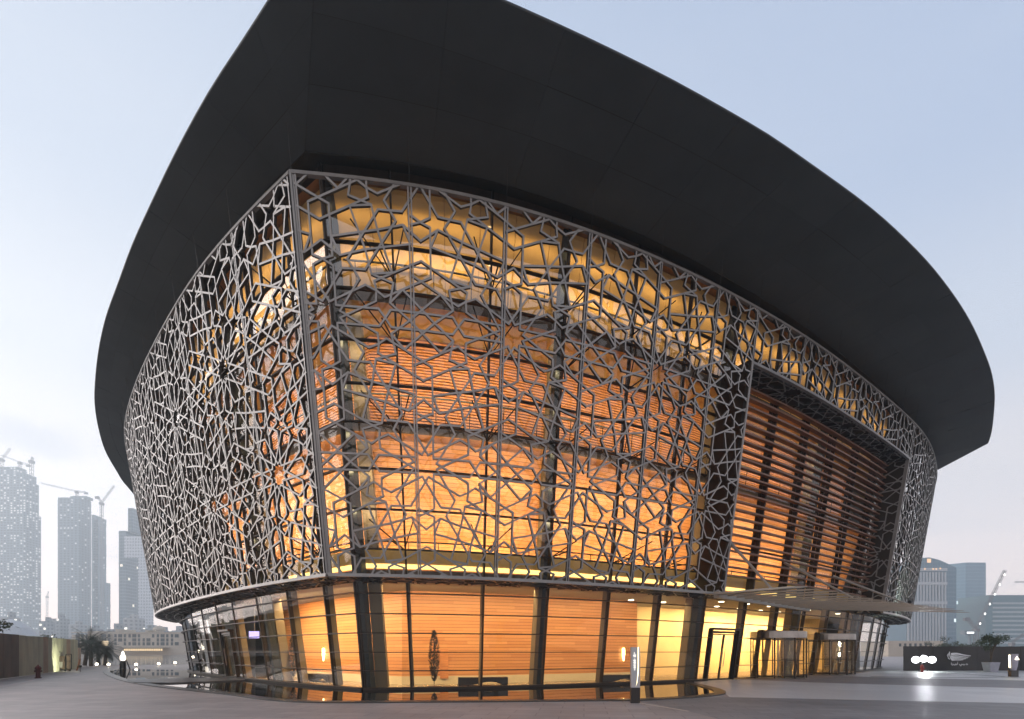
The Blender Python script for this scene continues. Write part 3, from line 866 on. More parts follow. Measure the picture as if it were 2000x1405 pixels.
# stern closing edge on the right
w = MB()
p0 = P3(cr.P[-1], ZR); p1 = P3(rr_end, ZR - .1); p2 = P3(INNER[cr](cr.len), 18.42)
w.add([p0, p1, p2, p0 + Vector((0, 0, .2)), p1 + Vector((0, 0, .25)), p2 + Vector((0, 0, .3))], [(2, 1, 0), (3, 4, 5), (0, 1, 4, 3), (1, 2, 5, 4), (2, 0, 3, 5)])
w.build('soffit_end', M['soffit'], hall)
pr = random.Random(3)
FR = (0.0, 0.30, 0.62, 1.0)
for c, rim, end in ((CR, cr, cr.len), (CL, cl, min(cl.len, 62))):
    n = int(end / 3.1)
    for i in range(n):
        a, b = end * i / n, end * (i + 1) / n
        for f0, f1 in zip(FR[:-1], FR[1:]):
            g = .006; L_ = (soffit_pt(c, rim, a, 0) - soffit_pt(c, rim, a, 1)).length; gf = g / max(L_, 1)
            q = MB(); k = 3; dz = pr.uniform(-.004, .004); tl = pr.uniform(-.010, .010)
            for j in range(k):
                ua = a + g + (b - a - 2 * g) * j / k; ub = a + g + (b - a - 2 * g) * (j + 1) / k
                lo = f0 + (gf if f0 > 0 else 0); hi = f1 - gf
                V = [soffit_pt(c, rim, ua, lo), soffit_pt(c, rim, ub, lo), soffit_pt(c, rim, ub, hi), soffit_pt(c, rim, ua, hi)]
                V = [v + Vector((0, 0, dz + tl * (1 if t in (0, 1) else -1))) for t, v in enumerate(V)]
                q.add(V, [(0, 1, 2, 3)])
                if j == 0: q.add([V[0], V[3], V[3] + Vector((0, 0, .05)), V[0] + Vector((0, 0, .05))], [(0, 1, 2, 3)])
                q.add([V[3], V[2], V[2] + Vector((0, 0, .05)), V[3] + Vector((0, 0, .05))], [(0, 1, 2, 3)])
            q.build('soffit_panel', M['soffit'], soff)
# ================================================================ ground, pool, lake
def G(px, py, z=0.0): p = at(px, py, z); return (float(p[0]), float(p[1]))
def paving_mat(name, c, tile, rough, var, joint=0.012, dark=0.75):
    m, nt, b = new_mat(name); N = nt.nodes; L = nt.links
    tc = N.new('ShaderNodeTexCoord')
    br = N.new('ShaderNodeTexBrick'); br.inputs['Scale'].default_value = 1.0
    br.inputs['Brick Width'].default_value = tile[0]; br.inputs['Row Height'].default_value = tile[1]
    br.inputs['Mortar Size'].default_value = joint; br.inputs['Mortar Smooth'].default_value = 0.3
    br.inputs['Color1'].default_value = (*[x * 0.88 for x in c], 1); br.inputs['Color2'].default_value = (*[x * 1.08 for x in c], 1)
    br.inputs['Mortar'].default_value = (*[x * dark for x in c], 1)
    mp = N.new('ShaderNodeMapping'); mp.inputs['Rotation'].default_value = (0, 0, R(8))
    L.new(tc.outputs['Object'], mp.inputs[0]); L.new(mp.outputs[0], br.inputs['Vector'])
    nz = N.new('ShaderNodeTexNoise'); nz.inputs['Scale'].default_value = 0.35; nz.inputs['Detail'].default_value = 8; nz.inputs['Roughness'].default_value = 0.65
    L.new(tc.outputs['Object'], nz.inputs['Vector'])
    mr = N.new('ShaderNodeMapRange'); mr.inputs[1].default_value = .3; mr.inputs[2].default_value = .7; mr.inputs[3].default_value = 1 - var; mr.inputs[4].default_value = 1 + var
    L.new(nz.outputs['Fac'], mr.inputs[0])
    sc = N.new('ShaderNodeVectorMath'); sc.operation = 'SCALE'; L.new(br.outputs['Color'], sc.inputs[0]); L.new(mr.outputs[0], sc.inputs['Scale'])
    L.new(sc.outputs[0], b.inputs['Base Color'])
    rr_ = N.new('ShaderNodeMapRange'); rr_.inputs[3].default_value = rough - .08; rr_.inputs[4].default_value = rough + .1
    L.new(nz.outputs['Fac'], rr_.inputs[0]); L.new(rr_.outputs[0], b.inputs['Roughness'])
    n2 = N.new('ShaderNodeTexNoise'); n2.inputs['Scale'].default_value = 30; n2.inputs['Detail'].default_value = 4
    L.new(tc.outputs['Object'], n2.inputs['Vector'])
    bp = N.new('ShaderNodeBump'); bp.inputs['Strength'].default_value = .25; bp.inputs['Distance'].default_value = .01
    L.new(n2.outputs['Fac'], bp.inputs['Height']); L.new(bp.outputs[0], b.inputs['Normal'])
    return m
def water_mat(name, col, rough, bump, scale):
    m, nt, b = new_mat(name); N = nt.nodes; L = nt.links
    b.inputs['Base Color'].default_value = (*col, 1); b.inputs['Roughness'].default_value = rough
    b.inputs['IOR'].default_value = 1.33; b.inputs['Specular IOR Level'].default_value = 0.9
    tc = N.new('ShaderNodeTexCoord'); nz = N.new('ShaderNodeTexNoise'); nz.inputs['Scale'].default_value = scale; nz.inputs['Detail'].default_value = 3
    L.new(tc.outputs['Object'], nz.inputs['Vector'])
    bp = N.new('ShaderNodeBump'); bp.inputs['Strength'].default_value = bump; bp.inputs['Distance'].default_value = .02
    L.new(nz.outputs['Fac'], bp.inputs['Height']); L.new(bp.outputs[0], b.inputs['Normal'])
    return m
M['paving'] = paving_mat('promenade_paving', (0.325, 0.275, 0.255), (1.2, 0.6), 0.5, 0.26, 0.016, .6)
M['paving_dark'] = paving_mat('grey_paving', (0.22, 0.205, 0.20), (0.9, 0.45), 0.5, 0.26, 0.014, .6)
M['apron'] = paving_mat('pale_stone', (0.56, 0.54, 0.53), (1.5, 1.5), 0.33, 0.07, 0.006, 0.85)
M['band'] = paving_mat('brown_stone', (0.24, 0.215, 0.21), (1.2, 0.6), 0.5, 0.1)
M['kerb'] = mat('dark_granite', (0.05, 0.046, 0.044), 0.35, var=0.2, vscale=6)
M['pool'] = water_mat('pool_water', (0.006, 0.006, 0.006), 0.0, 0.012, 1.2)
M['lake'] = water_mat('lake_water', (0.10, 0.13, 0.15), 0.08, 0.35, 0.8)

def sheet(name, poly, z, m):
    b = MB(); b.add([(p[0], p[1], z) for p in poly], [tuple(range(len(poly)))])
    o = b.build(name, m); o['kind'] = 'structure'; return o
sheet('ground', [(-900, -60), (900, -60), (900, 1000), (-900, 1000)], 0.0, M['paving'])
# darker plaza in front, pale stone apron at the doors, brown band and pale strip beyond
KERB = [(226, 1306.5), (205, 1310), (201, 1314), (214, 1322), (239, 1331), (288, 1340), (360, 1349), (440, 1357.5), (491, 1365), (542, 1370.5), (610, 1373.5), (700, 1374), (780, 1373.5), (970, 1372), (1160, 1370.5), (1248, 1369.5), (1320, 1366), (1384, 1361.5), (1417, 1355.5), (1405, 1347), (1357, 1335.5)]
kp = catmull([G(*p) for p in KERB], 8)
i_tip = int(np.argmax(kp[:, 0]))
sheet('plaza', [G(1345, 1390), (5.0, 11.0), (6.0, -5.0), (30, -5.0), G(2300, 1380.5), G(2000, 1374), G(1700, 1368), G(1425, 1362), G(1300, 1366), G(1250, 1369)], 0.004, M['paving_dark'])
sheet('stone_apron', [G(1352, 1337), G(1417, 1356), G(1425, 1362.3), G(1700, 1368.3), G(2000, 1374.3), G(2300, 1380.8), G(2300, 1353), G(2000, 1345), G(1700, 1337), G(1560, 1332.5), (12.0, 30.0)], 0.008, M['apron'])
sheet('stone_band', [G(1560, 1332.2), G(1700, 1336.8), G(2000, 1344.8), G(2300, 1352.8), G(2300, 1336), G(2000, 1330), G(1700, 1323), G(1640, 1321)], 0.006, M['band'])
sheet('pale_strip', [G(1640, 1320.8), G(1700, 1322.8), G(2000, 1329.8), G(2300, 1335.8), G(2300, 1311), G(2000, 1310.5), G(1760, 1310), G(1700, 1312)], 0.007, M['apron'])
for pts in ([(1745, 1311.5), (1850, 1315), (1960, 1322)], [(1700, 1322), (1850, 1324.3), (1990, 1323)]):
    ch = MB()
    for a, b in zip(pts[:-1], pts[1:]):
        pa, pb = Vector((*G(*a), 0.014)), Vector((*G(*b), 0.014)); ch.beam(pa, pb, .16, .008)
    tag(ch.build('drain_channel', M['kerb']), kind='structure')
# pool: water sheet from the kerb to the glass foot
gl_l = [surf(CL, u, 0, GAP + .05) for u in np.linspace(33, 0.2, 26)]
gl_r = [surf(CR, u, 0, GAP + .05) for u in np.linspace(0.2, find(CR, 1357, 0.0, GAP), 22)]
poly = [tuple(p) for p in kp] + [tuple(p) for p in gl_r[::-1]] + [tuple(p) for p in gl_l[::-1]]
sheet('pool_water', poly, 0.012, M['pool'])
kb = MB(); W = 0.42
for i in range(len(kp) - 1):
    def nn(k):
        t = kp[min(k + 1, len(kp) - 1)] - kp[max(k - 1, 0)]; t = t / np.linalg.norm(t); return np.array([-t[1], t[0]])
    a, b = kp[i], kp[i + 1]; na, nb = nn(i) * W, nn(i + 1) * W
    z = .045
    kb.add([(*a, 0), (*b, 0), (*b, z), (*a, z), (*(a + na), z), (*(b + nb), z), (*(a + na), 0), (*(b + nb), 0)], [(0, 1, 2, 3), (3, 2, 5, 4), (4, 5, 7, 6)])
k = kb.build('pool_kerb', M['kerb']); k['kind'] = 'structure'
# stone footbridge to the side door
br = MB(); br.prism([G(262, 1335.6), G(330, 1336.5), G(478, 1331), G(478, 1327.3), G(355, 1326), G(248, 1330.5)], 0.013, 0.07)
tag(br.build('pool_crossing', M['kerb']), kind='structure')
# inlaid light line in the plaza
ln = MB(); pa, pb = G(1250, 1374), G(1345, 1390); ln.beam((*pa, .010), (*pb, .010), .06, .008)
tag(ln.build('inlaid_line', mat('pale_inlay', (.5, .42, .36), .5)), kind='structure')
# promenade edge line at the left and the lake beyond
ln = MB(); pts = [(0, 1342), (90, 1325), (200, 1313)]
for a, b in zip(pts[:-1], pts[1:]): ln.beam((*G(*a), .006), (*G(*b), .006), .35, .006)
tag(ln.build('paving_strip', mat('pale_strip_stone', (.42, .37, .35), .6)), kind='structure')
sheet('lake', [(-300, 59), (-44, 59), (-38, 64), (-30, 90), (-20, 205), (-300, 205)], 0.02, M['lake'])

# ================================================================ entrance: canopy, doors
ZC = 4.2
tips = [(12.0, 20.8), (13.1, 21.6), (14.2, 22.4), (15.3, 23.2), (16.6, 24.3), (17.9, 25.3), (19.3, 26.3), (20.8, 27.4), (22.3, 28.4), (23.9, 29.4), (25.6, 30.5), (27.4, 31.7), (29.2, 33.1), (31.0, 34.7)]
can = MB()
nT = len(tips)
ends = [np.array((9.5, 23.8)) * (1 - i / (nT - 1)) + np.array((18.5, 32.0)) * i / (nT - 1) for i in range(nT)]
# carrying beam along the facade
for a, b in zip(ends[:-1], ends[1:]): can.beam((*a, ZC + .02), (*b, ZC + .02), .25, .3)
canopy = can.build('entrance_canopy', M['canopy'], hall)
for i, (t, e) in enumerate(zip(tips, ends)):
    t = np.array(t); d = t - e; L_ = np.linalg.norm(d); d = d / L_; n = np.array([-d[1], d[0]])
    h = .08; wd = .13 if i else .6
    q = MB()
    def pt(f, s, z): p = e + d * L_ * f + n * s * wd; return (float(p[0]), float(p[1]), ZC + z)
    # tapered blade: pointed nose, raised spine
    prof = [(0.0, .5, h), (.55, .5, h), (.86, .36, h * .9), (1.0, .04, h * .25)]
    for (f0, s0, h0), (f1, s1, h1) in zip(prof[:-1], prof[1:]):
        q.hexa([pt(f0, -s0, 0), pt(f0, s0, 0), pt(f0, s0, h0), pt(f0, -s0, h0), pt(f1, -s1, 0), pt(f1, s1, 0), pt(f1, s1, h1), pt(f1, -s1, h1)])
    q.build('canopy_blade', M['blade'] if i else M['canopy'], canopy)
for (a, b) in ((S3(CR, 19.9, 6.9, .2), Vector((11.3, 22.3, ZC + .12))), (S3(CR, 26.5, 6.6, GAP - .6), Vector((17.3, 26.0, ZC + .12))), (S3(CR, 33.0, 6.4, GAP - .6), Vector((23.5, 30.2, ZC + .12)))):
    MB().tube(a, b, .075, .05, n=10).build('canopy_strut', M['canopy'], canopy)
# hinged double door
def glass_door(c, u0, u1, name, leaves):
    fr = MB(); e = GAP + .05
    for u in (u0 + .1, u1 - .1): fr.beam(S3(c, u, .03, e), S3(c, u, DOOR_TOP - .1, e), .12, .14, out_n(c, u))
    fr.beam(S3(c, u0, DOOR_TOP - .16, e), S3(c, u1, DOOR_TOP - .16, e), .14, .12)
    d = fr.build(name, M['black'], hall)
    for i in range(leaves):
        a = u0 + .18 + (u1 - u0 - .36) * i / leaves; b = u0 + .18 + (u1 - u0 - .36) * (i + 1) / leaves
        q = MB()
        for u in (a + .04, b - .04): q.beam(S3(c, u, .04, e), S3(c, u, DOOR_TOP - .24, e), .06, .05, out_n(c, u))
        for z in (.07, DOOR_TOP - .28): q.beam(S3(c, a, z, e), S3(c, b, z, e), .05, .07)
        lf = q.build('door_leaf', M['black'], d)
        q = MB(); q.add([S3(c, a + .06, .1, e), S3(c, b - .06, .1, e), S3(c, b - .06, DOOR_TOP - .32, e), S3(c, a + .06, DOOR_TOP - .32, e)], [(0, 1, 2, 3)])
        q.build('door_pane', M['door_glass'], lf)
        u = b - .14 if i == 0 else a + .14
        MB().tube(S3(c, u, .75, e - .1), S3(c, u, 1.75, e - .1), .02, n=8).build('pull_handle', M['steel'], lf)
    return d
glass_door(CR, U_DOOR[0], U_DOOR[1], 'glass_door', 2)
glass_door(CL, U_SIDE[0], U_SIDE[1], 'side_door', 1)
def revolving_door(u0, u1, r):
    um = (u0 + u1) / 2; c0 = surf(CR, um, 0, GAP - .55)
    ax = tan3(CR, um); a0 = math.atan2(ax.y, ax.x)
    root = MB()
    root.lathe([(r, 2.34), (r + .04, 2.36), (r + .04, 2.74), (r, 2.76)], (c0[0], c0[1], 0), 40)
    d = root.build('revolving_door', M['steel'], hall)
    MB().lathe([(r + .02, 0.03), (r + .02, .045)], (c0[0], c0[1], 0), 40).build('floor_ring', M['steel'], d)
    # curved glass quarters left and right of the two mouths
    for s in (0, 1):
        q = MB(); n = 10
        for i in range(n):
            t0 = a0 + s * math.pi + R(-62 + 124 * i / n); t1 = a0 + s * math.pi + R(-62 + 124 * (i + 1) / n)
            p0 = (c0[0] + r * math.cos(t0), c0[1] + r * math.sin(t0)); p1 = (c0[0] + r * math.cos(t1), c0[1] + r * math.sin(t1))
            q.add([(*p0, .05), (*p1, .05), (*p1, 2.34), (*p0, 2.34)], [(0, 1, 2, 3)])
        for t in (-62, -20, 20, 62):
            tt = a0 + s * math.pi + R(t); p = (c0[0] + r * math.cos(tt), c0[1] + r * math.sin(tt))
            MB().beam((*p, .04), (*p, 2.35), .07, .07, (math.cos(tt), math.sin(tt), 0)).build('drum_post', M['frame'], d)
        q.build('drum_glass', M['door_glass'], d)
    MB().tube((c0[0], c0[1], .04), (c0[0], c0[1], 2.35), .05, n=12).build('centre_post', M['steel'], d)
    for k in range(4):
        t = a0 + R(40 + 90 * k); dx = Vector((math.cos(t), math.sin(t), 0)); o = Vector((c0[0], c0[1], 0))
        q = MB()
        q.beam(o + dx * (r - .1) + Vector((0, 0, .06)), o + dx * (r - .1) + Vector((0, 0, 2.32)), .05, .06, dx)
        q.beam(o + dx * .06 + Vector((0, 0, .1)), o + dx * (r - .08) + Vector((0, 0, .1)), .05, .09)
        q.beam(o + dx * .06 + Vector((0, 0, 2.28)), o + dx * (r - .08) + Vector((0, 0, 2.28)), .05, .07)
        q.beam(o + dx * .06 + Vector((0, 0, 1.05)), o + dx * (r - .08) + Vector((0, 0, 1.05)), .04, .04)
        wg = q.build('door_wing', M['frame'], d)
        q = MB(); q.add([o + dx * .08 + Vector((0, 0, .14)), o + dx * (r - .13) + Vector((0, 0, .14)), o + dx * (r - .13) + Vector((0, 0, 2.24)), o + dx * .08 + Vector((0, 0, 2.24))], [(0, 1, 2, 3)])
        q.build('wing_glass', M['door_glass'], wg)
    return d
revolving_door(*U_REV1, R_REV[0]); revolving_door(*U_REV2, R_REV[1])
# outdoor floodlights at the far corner: their star-like glare is the lens, the lamps are real
def flood(px, py, d, watts, aim, col=(.8, 1.0, .85)):
    x = (px - 1000) / 1000 * d; z = 1.6 + (1272 - py) / 1000 * d
    b = MB(); b.lathe([(.02, -.06), (.11, -.05), (.13, .05), (.12, .06)], (0, 0, 0), 14)
    o = b.build('floodlight', M['black'], hall); o.location = (x, d, z)
    l = MB(); l.lathe([(.005, .062), (.10, .066)], (0, 0, 0), 14); lo = l.build('lens', emission('flood_lens', col, 40), o)
    v = (Vector(aim) - Vector((x, d, z))).normalized(); o.rotation_euler = v.to_track_quat('Z', 'Y').to_euler()
    ld = bpy.data.lights.new('floodlight_beam', 'SPOT'); ld.energy = watts; ld.color = col; ld.spot_size = R(120); ld.shadow_soft_size = .1
    lo2 = bpy.data.objects.new('floodlight_beam', ld); COL.objects.link(lo2); lo2.parent = hall
    lo2.location = Vector((x, d, z)) + v * .15; lo2.rotation_euler = v.to_track_quat('-Z', 'Y').to_euler()
flood(1777, 1176, 36.5, 500, (37.5, 44, 8))
flood(1727, 1238, 37.5, 250, (33, 46, 3))

# ================================================================ things in the foyer
M['bench'] = mat('bench_black', (.018, .014, .012), .35)
def bench_mesh():
    w, h, dp = 2.2, .40, .5
    mb = MB(); n = 28; xs = [(-.5 + i / n) * w for i in range(n + 1)]
    def lens(x):
        t = (x / w + .5)
        if t < .2 or t > .9: return None
        s = (t - .2) / .7
        top = .055 + .15 * max(0, math.sin(math.pi * min(1, s ** 1.5)))
        return (.045, max(.05, top))
    def prof(x0, x1, z0a, z1a, z0b, z1b):
        mb.hexa([(x0, -dp / 2, z0a), (x1, -dp / 2, z0b), (x1, dp / 2, z0b), (x0, dp / 2, z0a), (x0, -dp / 2, z1a), (x1, -dp / 2, z1b), (x1, dp / 2, z1b), (x0, dp / 2, z1a)])
    for a, b in zip(xs[:-1], xs[1:]):
        la, lb = lens(a), lens(b)
        if la is None or lb is None: prof(a, b, 0, h, 0, h)
        else: prof(a, b, la[1], h, lb[1], h); prof(a, b, 0, la[0], 0, lb[0])
    return mb
b0 = bench_mesh().build('bench', M['bench'])
def place_bench(o, px, d, rz, label):
    o.location = ((px - 1000) / 1000 * d, d, .031); o.rotation_euler = (0, 0, rz); tag(o, label, 'bench', 'carved black foyer benches')
place_bench(b0, 943, 22.9, R(9), 'black foyer bench with wave-shaped slot, in the bay right of the corner column')
b1 = b0.copy(); COL.objects.link(b1); place_bench(b1, 1208, 25.4, R(22), 'black foyer bench with wave-shaped slot, behind the lit totem by the pool')
b2 = b0.copy(); COL.objects.link(b2); place_bench(b2, 627, 26.3, R(-38), 'black foyer bench with wave-shaped slot, below the glowing sconce left of the corner column')
M['silver'] = mat('hammered_silver', (.10, .095, .08), .4, .5)
def spindle(px, d, h, label):
    root = empty('spindle_sculpture', ((px - 1000) / 1000 * d, d, .031)); tag(root, label, 'sculpture', 'silver leaf spindles')
    MB().lathe([(.28, 0), (.28, .03)], (0, 0, 0), 20).build('base_plate', M['bench'], root)
    MB().tube((0, 0, .03), (0, 0, h), .018, n=8).build('stem', M['silver'], root)
    q = MB(); rnd = random.Random(int(px))
    for i in range(900):
        t = rnd.random(); z = .25 + (h - .25) * t; rr_ = .22 * math.sin(math.pi * min(1, t * .93 + .05)) ** .8
        a = rnd.random() * 6.283; r = rr_ * (.7 + .35 * rnd.random()); c = Vector((r * math.cos(a), r * math.sin(a), z))
        o = Vector((math.cos(a), math.sin(a), rnd.uniform(.1, .9))).normalized(); s = o.cross(Vector((0, 0, 1))).normalized()
        q.add([c - s * .032, c + o * .03, c + s * .032, c + o * .075 + Vector((0, 0, .04))], [(0, 1, 3), (1, 2, 3), (0, 3, 2)])
    q.build('leaf_cluster', M['silver'], root, kind='stuff')
spindle(848, 22.5, 2.45, 'tall silver leafy spindle standing right of the corner column')
spindle(573, 26.5, 2.5, 'tall silver leafy spindle standing left of the corner column, before a cream panel')
# wall sconces, low wall panel and a lit sign hanging in the foyer
sc_m = emission('sconce_glow', (1.0, .75, .35), 9)
for px, py, c in ((620, 1272, CL), (1226, 1272, CR)):
    u = find(c, px, 1.6, GAP + 2.9, 0, 20); p = off(c, u, kg - .09)
    MB().lathe([(.03, 1.05), (.09, 1.5), (.07, 1.75), (.02, 1.78)], (p[0], p[1], 0), 12).build('wall_sconce', sc_m, gw)
pl = MB(); p = at(870, 1272 + 40, 0.5)
u = find(CR, 868, 1.6, GAP + 2.9, 0, 10)
a, b = off(CR, u - .5, kg - .1), off(CR, u + .35, kg - .1); a2, b2_ = off(CR, u - .5, kg - .02), off(CR, u + .35, kg - .02)
pl.hexa([P3(a, .3), P3(b, .3), P3(b2_, .3), P3(a2, .3), P3(a, 1.7), P3(b, 1.7), P3(b2_, 1.7), P3(a2, 1.7)]); pl.build('wall_panel', M['wood_fine'], gw)
sg = empty('hanging_screen', ((497 - 1000) / 1000 * 29.0, 29.0, 2.3)); tag(sg, 'glowing violet information screen hanging inside the left foyer windows', 'screen')
MB().box(-.32, .32, -.04, .04, 0, .45).build('casing', M['black'], sg)
MB().box(-.29, .29, -.046, -.041, .03, .42).build('display', emission('violet_display', (.55, .45, 1.0), 2.2), sg)
MB().tube((0, 0, .45), (0, 0, 2.1), .02, n=6).build('suspension_rod', M['steel'], sg)
# ================================================================ street furniture
M['lamp_glow'] = emission('lamp_glow', (1.0, .86, .66), 14)
M['alu'] = mat('satin_aluminium', (.46, .45, .46), .35, .6)
M['letter'] = emission('lit_lettering', (1.0, .95, .88), 1.6)
M['edge_glow'] = emission('edge_glow', (1.0, .84, .5), 5)
M['red'] = mat('red_paint', (.22, .02, .015), .45, var=.2)
M['rust'] = mat('dark_red_paint', (.10, .018, .014), .5, var=.25)
def totem(px, py, h, w, label, marks):
    x, y = G(px, py); t = empty('information_totem', (x, y, 0)); tag(t, label, 'totem')
    body = MB()
    zs = np.linspace(0, h, 12)
    for a, b in zip(zs[:-1], zs[1:]): body.box(-w / 2, w / 2, -.07, .07, a, b)
    body = MB(); body.box(-w / 2, w / 2, -.07, .07, 0, h); bo = body.build('body', M['kerb'] if False else M['alu'], t)
    # silver front face tapering to a rounded foot, with a lit edge
    q = MB(); n = 14; pts = []
    for i in range(n + 1):
        f = i / n; z = h * (.30 + .70 * f); hw = w * .42 * min(1, math.sqrt(max(0, min(1, f * 2.2)))); pts.append((hw, z))
    vs = []; fs = []
    for hw, z in pts: vs += [(-w * .42, -.078, z) if False else (-hw, -.078, z), (hw * .55, -.078, z)]
    for i in range(n): fs.append((2 * i, 2 * i + 1, 2 * i + 3, 2 * i + 2))
    q.add(vs, fs); q.build('face', mat('totem_face', (.42, .42, .43), .4, .3), t)
    q = MB(); vs = []; fs = []
    for hw, z in pts: vs += [(hw * .60, -.080, z), (hw * .78, -.080, z)]
    for i in range(n): fs.append((2 * i, 2 * i + 1, 2 * i + 3, 2 * i + 2))
    q.add(vs, fs); q.build('light_edge', M['edge_glow'], t)
    q = MB(); q.box(-w / 2 - .004, w / 2 + .004, -.074, .074, 0.0, h * .28); q.build('foot', M['bench'], t)
    if marks:
        q = MB()
        for (cx, cz, ww, hh) in marks: q.box(w * (cx - ww / 2), w * (cx + ww / 2), -.088, -.083, h * (cz - hh / 2), h * (cz + hh / 2))
        q.build('lettering', M['letter'], t)
    return t
marks = [(-.16, .905, .06, .012), (-.16, .89, .16, .008), (-.12, .862, .3, .012), (-.14, .845, .34, .009), (-.12, .828, .26, .009), (-.12, .79, .10, .010), (-.14, .768, .3, .013), (-.12, .748, .22, .011), (-.13, .726, .3, .013), (-.12, .704, .22, .012), (-.13, .68, .28, .013), (-.12, .658, .2, .012), (-.13, .636, .24, .013), (-.12, .612, .16, .012), (-.12, .592, .1, .01)]
totem(1240.5, 1373.5, 1.72, .27, 'slim silver totem with lit lettering at the pool kerb', marks)
def bollard(px, py, h, w, label):
    x, y = G(px, py); t = empty('bollard_light', (x, y, 0)); tag(t, label, 'bollard')
    MB().box(-w / 2, w / 2, -.11, .11, 0, h * .28).build('foot', M['kerb'], t)
    MB().lathe([(w * .30, h * .28), (w * .44, h * .45), (w * .5, h * .7), (w * .5, h)], (0, 0, 0), 16).build('shaft', mat('bollard_paint', (.42, .40, .47), .45), t)
    q = MB(); q.add([(-w * .28, -w * .5 - .012, h * .76), (w * .28, -w * .5 - .012, h * .76), (w * .1, -w * .5 - .012, h * .82), (0, -w * .5 - .012, h * .9), (-w * .1, -w * .5 - .012, h * .82)], [(0, 1, 2, 3, 4)]); q.build('arrow', M['lamp_glow'], t)
    q = MB(); q.box(-w * .5 - .015, -w * .5 + .01, -.04, .04, h * .4, h * .96); q.build('light_edge', M['edge_glow'], t)
bollard(1979, 1322, 1.42, .46, 'pale bollard with lit arrow beside the potted tree')
# lit bollard with sloping stay by the pool's far end
x, y = G(240, 1308.5); t = empty('lamp_bollard', (x, y, 0)); tag(t, 'dark bollard with glowing white lamp at the end of the pool', 'bollard')
MB().lathe([(.24, 0), (.22, .7), (.16, .78)], (0, 0, 0), 16).build('shaft', M['kerb'], t)
MB().lathe([(.05, .78), (.19, .86), (.2, 1.15), (.1, 1.25), (.13, 1.32), (.03, 1.6)], (0, 0, 0), 16).build('lamp_head', emission('bollard_lamp', (1, .9, .75), 5), t)
MB().beam((.25, 0, .9), (.62, 0, .02), .07, .05).build('stay', M['kerb'], t)
def hydrant(px, py, h, m, label):
    x, y = G(px, py); t = empty('fire_hydrant', (x, y, 0)); tag(t, label, 'hydrant')
    s = h / .8
    MB().lathe([(.16 * s, 0), (.16 * s, .05 * s), (.11 * s, .06 * s), (.11 * s, .5 * s), (.14 * s, .51 * s), (.14 * s, .56 * s)], (0, 0, 0), 16).build('barrel', m, t)
    MB().lathe([(.17 * s, .56 * s), (.16 * s, .6 * s), (.1 * s, .7 * s), (.035 * s, .74 * s), (.035 * s, .8 * s)], (0, 0, 0), 16).build('bonnet', m, t)
    MB().tube((-.2 * s, 0, .42 * s), (.2 * s, 0, .42 * s), .055 * s, n=10).build('side_outlet', m, t)
    MB().tube((0, 0, .36 * s), (.14 * s, -.17 * s, .36 * s), .07 * s, n=10).build('front_outlet', m, t)
hydrant(74.5, 1325, .80, M['rust'], 'dark red fire hydrant in front of the beige hoarding')
hydrant(1801, 1313.5, .62, M['red'], 'bright red fire hydrant in front of the black hoarding')

# ---------------------------------------------------------------- left hoarding
def hoarding_panels(p0, p1, h, n, mats, root, th=.06, names='hoarding_panel'):
    p0 = np.array(p0); p1 = np.array(p1); d = (p1 - p0); L_ = np.linalg.norm(d); d = d / L_; nn = np.array([-d[1], d[0]])
    rnd = random.Random(n)
    for i in range(n):
        a = p0 + d * (L_ * i / n + .008); b = p0 + d * (L_ * (i + 1) / n - .008); o = rnd.uniform(-.012, .012)
        q = MB(); lo = [a + nn * o, b + nn * o, b + nn * (o + th), a + nn * (o + th)]; hh = h + rnd.uniform(-.02, .02)
        q.hexa([(*p, .02) for p in lo] + [(*p, hh) for p in lo])
        q.build(names, mats[i % len(mats)] if not callable(mats) else mats(i, n), root)
hb = empty('plywood_hoarding', (-33, 36, 0)); hb.location = (0, 0, 0); tag(hb, 'weathered beige and brown panel hoarding along the promenade', 'hoarding')
M['ply1'] = mat('hoarding_brown', (.13, .085, .06), .7, var=.35, vscale=.9, stretch=(1, 1, .3))
M['ply2'] = mat('hoarding_green_beige', (.52, .50, .36), .7, var=.2, vscale=1.2, stretch=(1, 1, .4), obj_var=.12)
M['ply3'] = mat('hoarding_tan', (.40, .27, .18), .7, var=.2, vscale=1.2, obj_var=.1)
hA, hB = (-21.5, 16.0), (-38.6, 45.5)
hoarding_panels(hA, hB, 2.6, 26, lambda i, n: M['ply1'] if i < 14 else (M['ply3'] if i % 5 == 3 else M['ply2']), hb)
hoarding_panels((-38.7, 45.7), (-42.5, 50.5), 1.9, 4, lambda i, n: M['ply3'], hb)
q = MB(); d = np.array(hB) - np.array(hA)
for i in range(14):
    p = np.array(hA) + d * (i + .5) / 14 + np.array([-.3, .1]); q.beam((*p, 0), (*p, 2.5), .08, .08)
    q.beam((*(p + np.array([-.9, -.2])), 0), (*p, 1.8), .06, .06)
q.build('back_stay', M['wood_dark'], hb)
# work lamp on the promenade side washing the panels green
x, y = -34.6, 38.6
wl_ = empty('work_lamp', (x + 1.2, y + 1.0, 0)); tag(wl_, 'small work lamp on a low stand before the green-beige hoarding panels', 'lamp')
MB().tube((0, 0, 0), (0, 0, .35), .02, n=6).build('stand', M['black'], wl_)
MB().box(-.1, .1, -.05, .05, .35, .5).build('head', M['black'], wl_)
ld = bpy.data.lights.new('work_lamp_beam', 'SPOT'); ld.energy = 260; ld.color = (.95, 1.0, .72); ld.spot_size = R(140); ld.shadow_soft_size = .1
lo = bpy.data.objects.new('work_lamp_beam', ld); COL.objects.link(lo); lo.parent = wl_; lo.location = (-.12, 0, .45)
lo.rotation_euler = Vector((-.85, .4, .35)).to_track_quat('-Z', 'Y').to_euler()
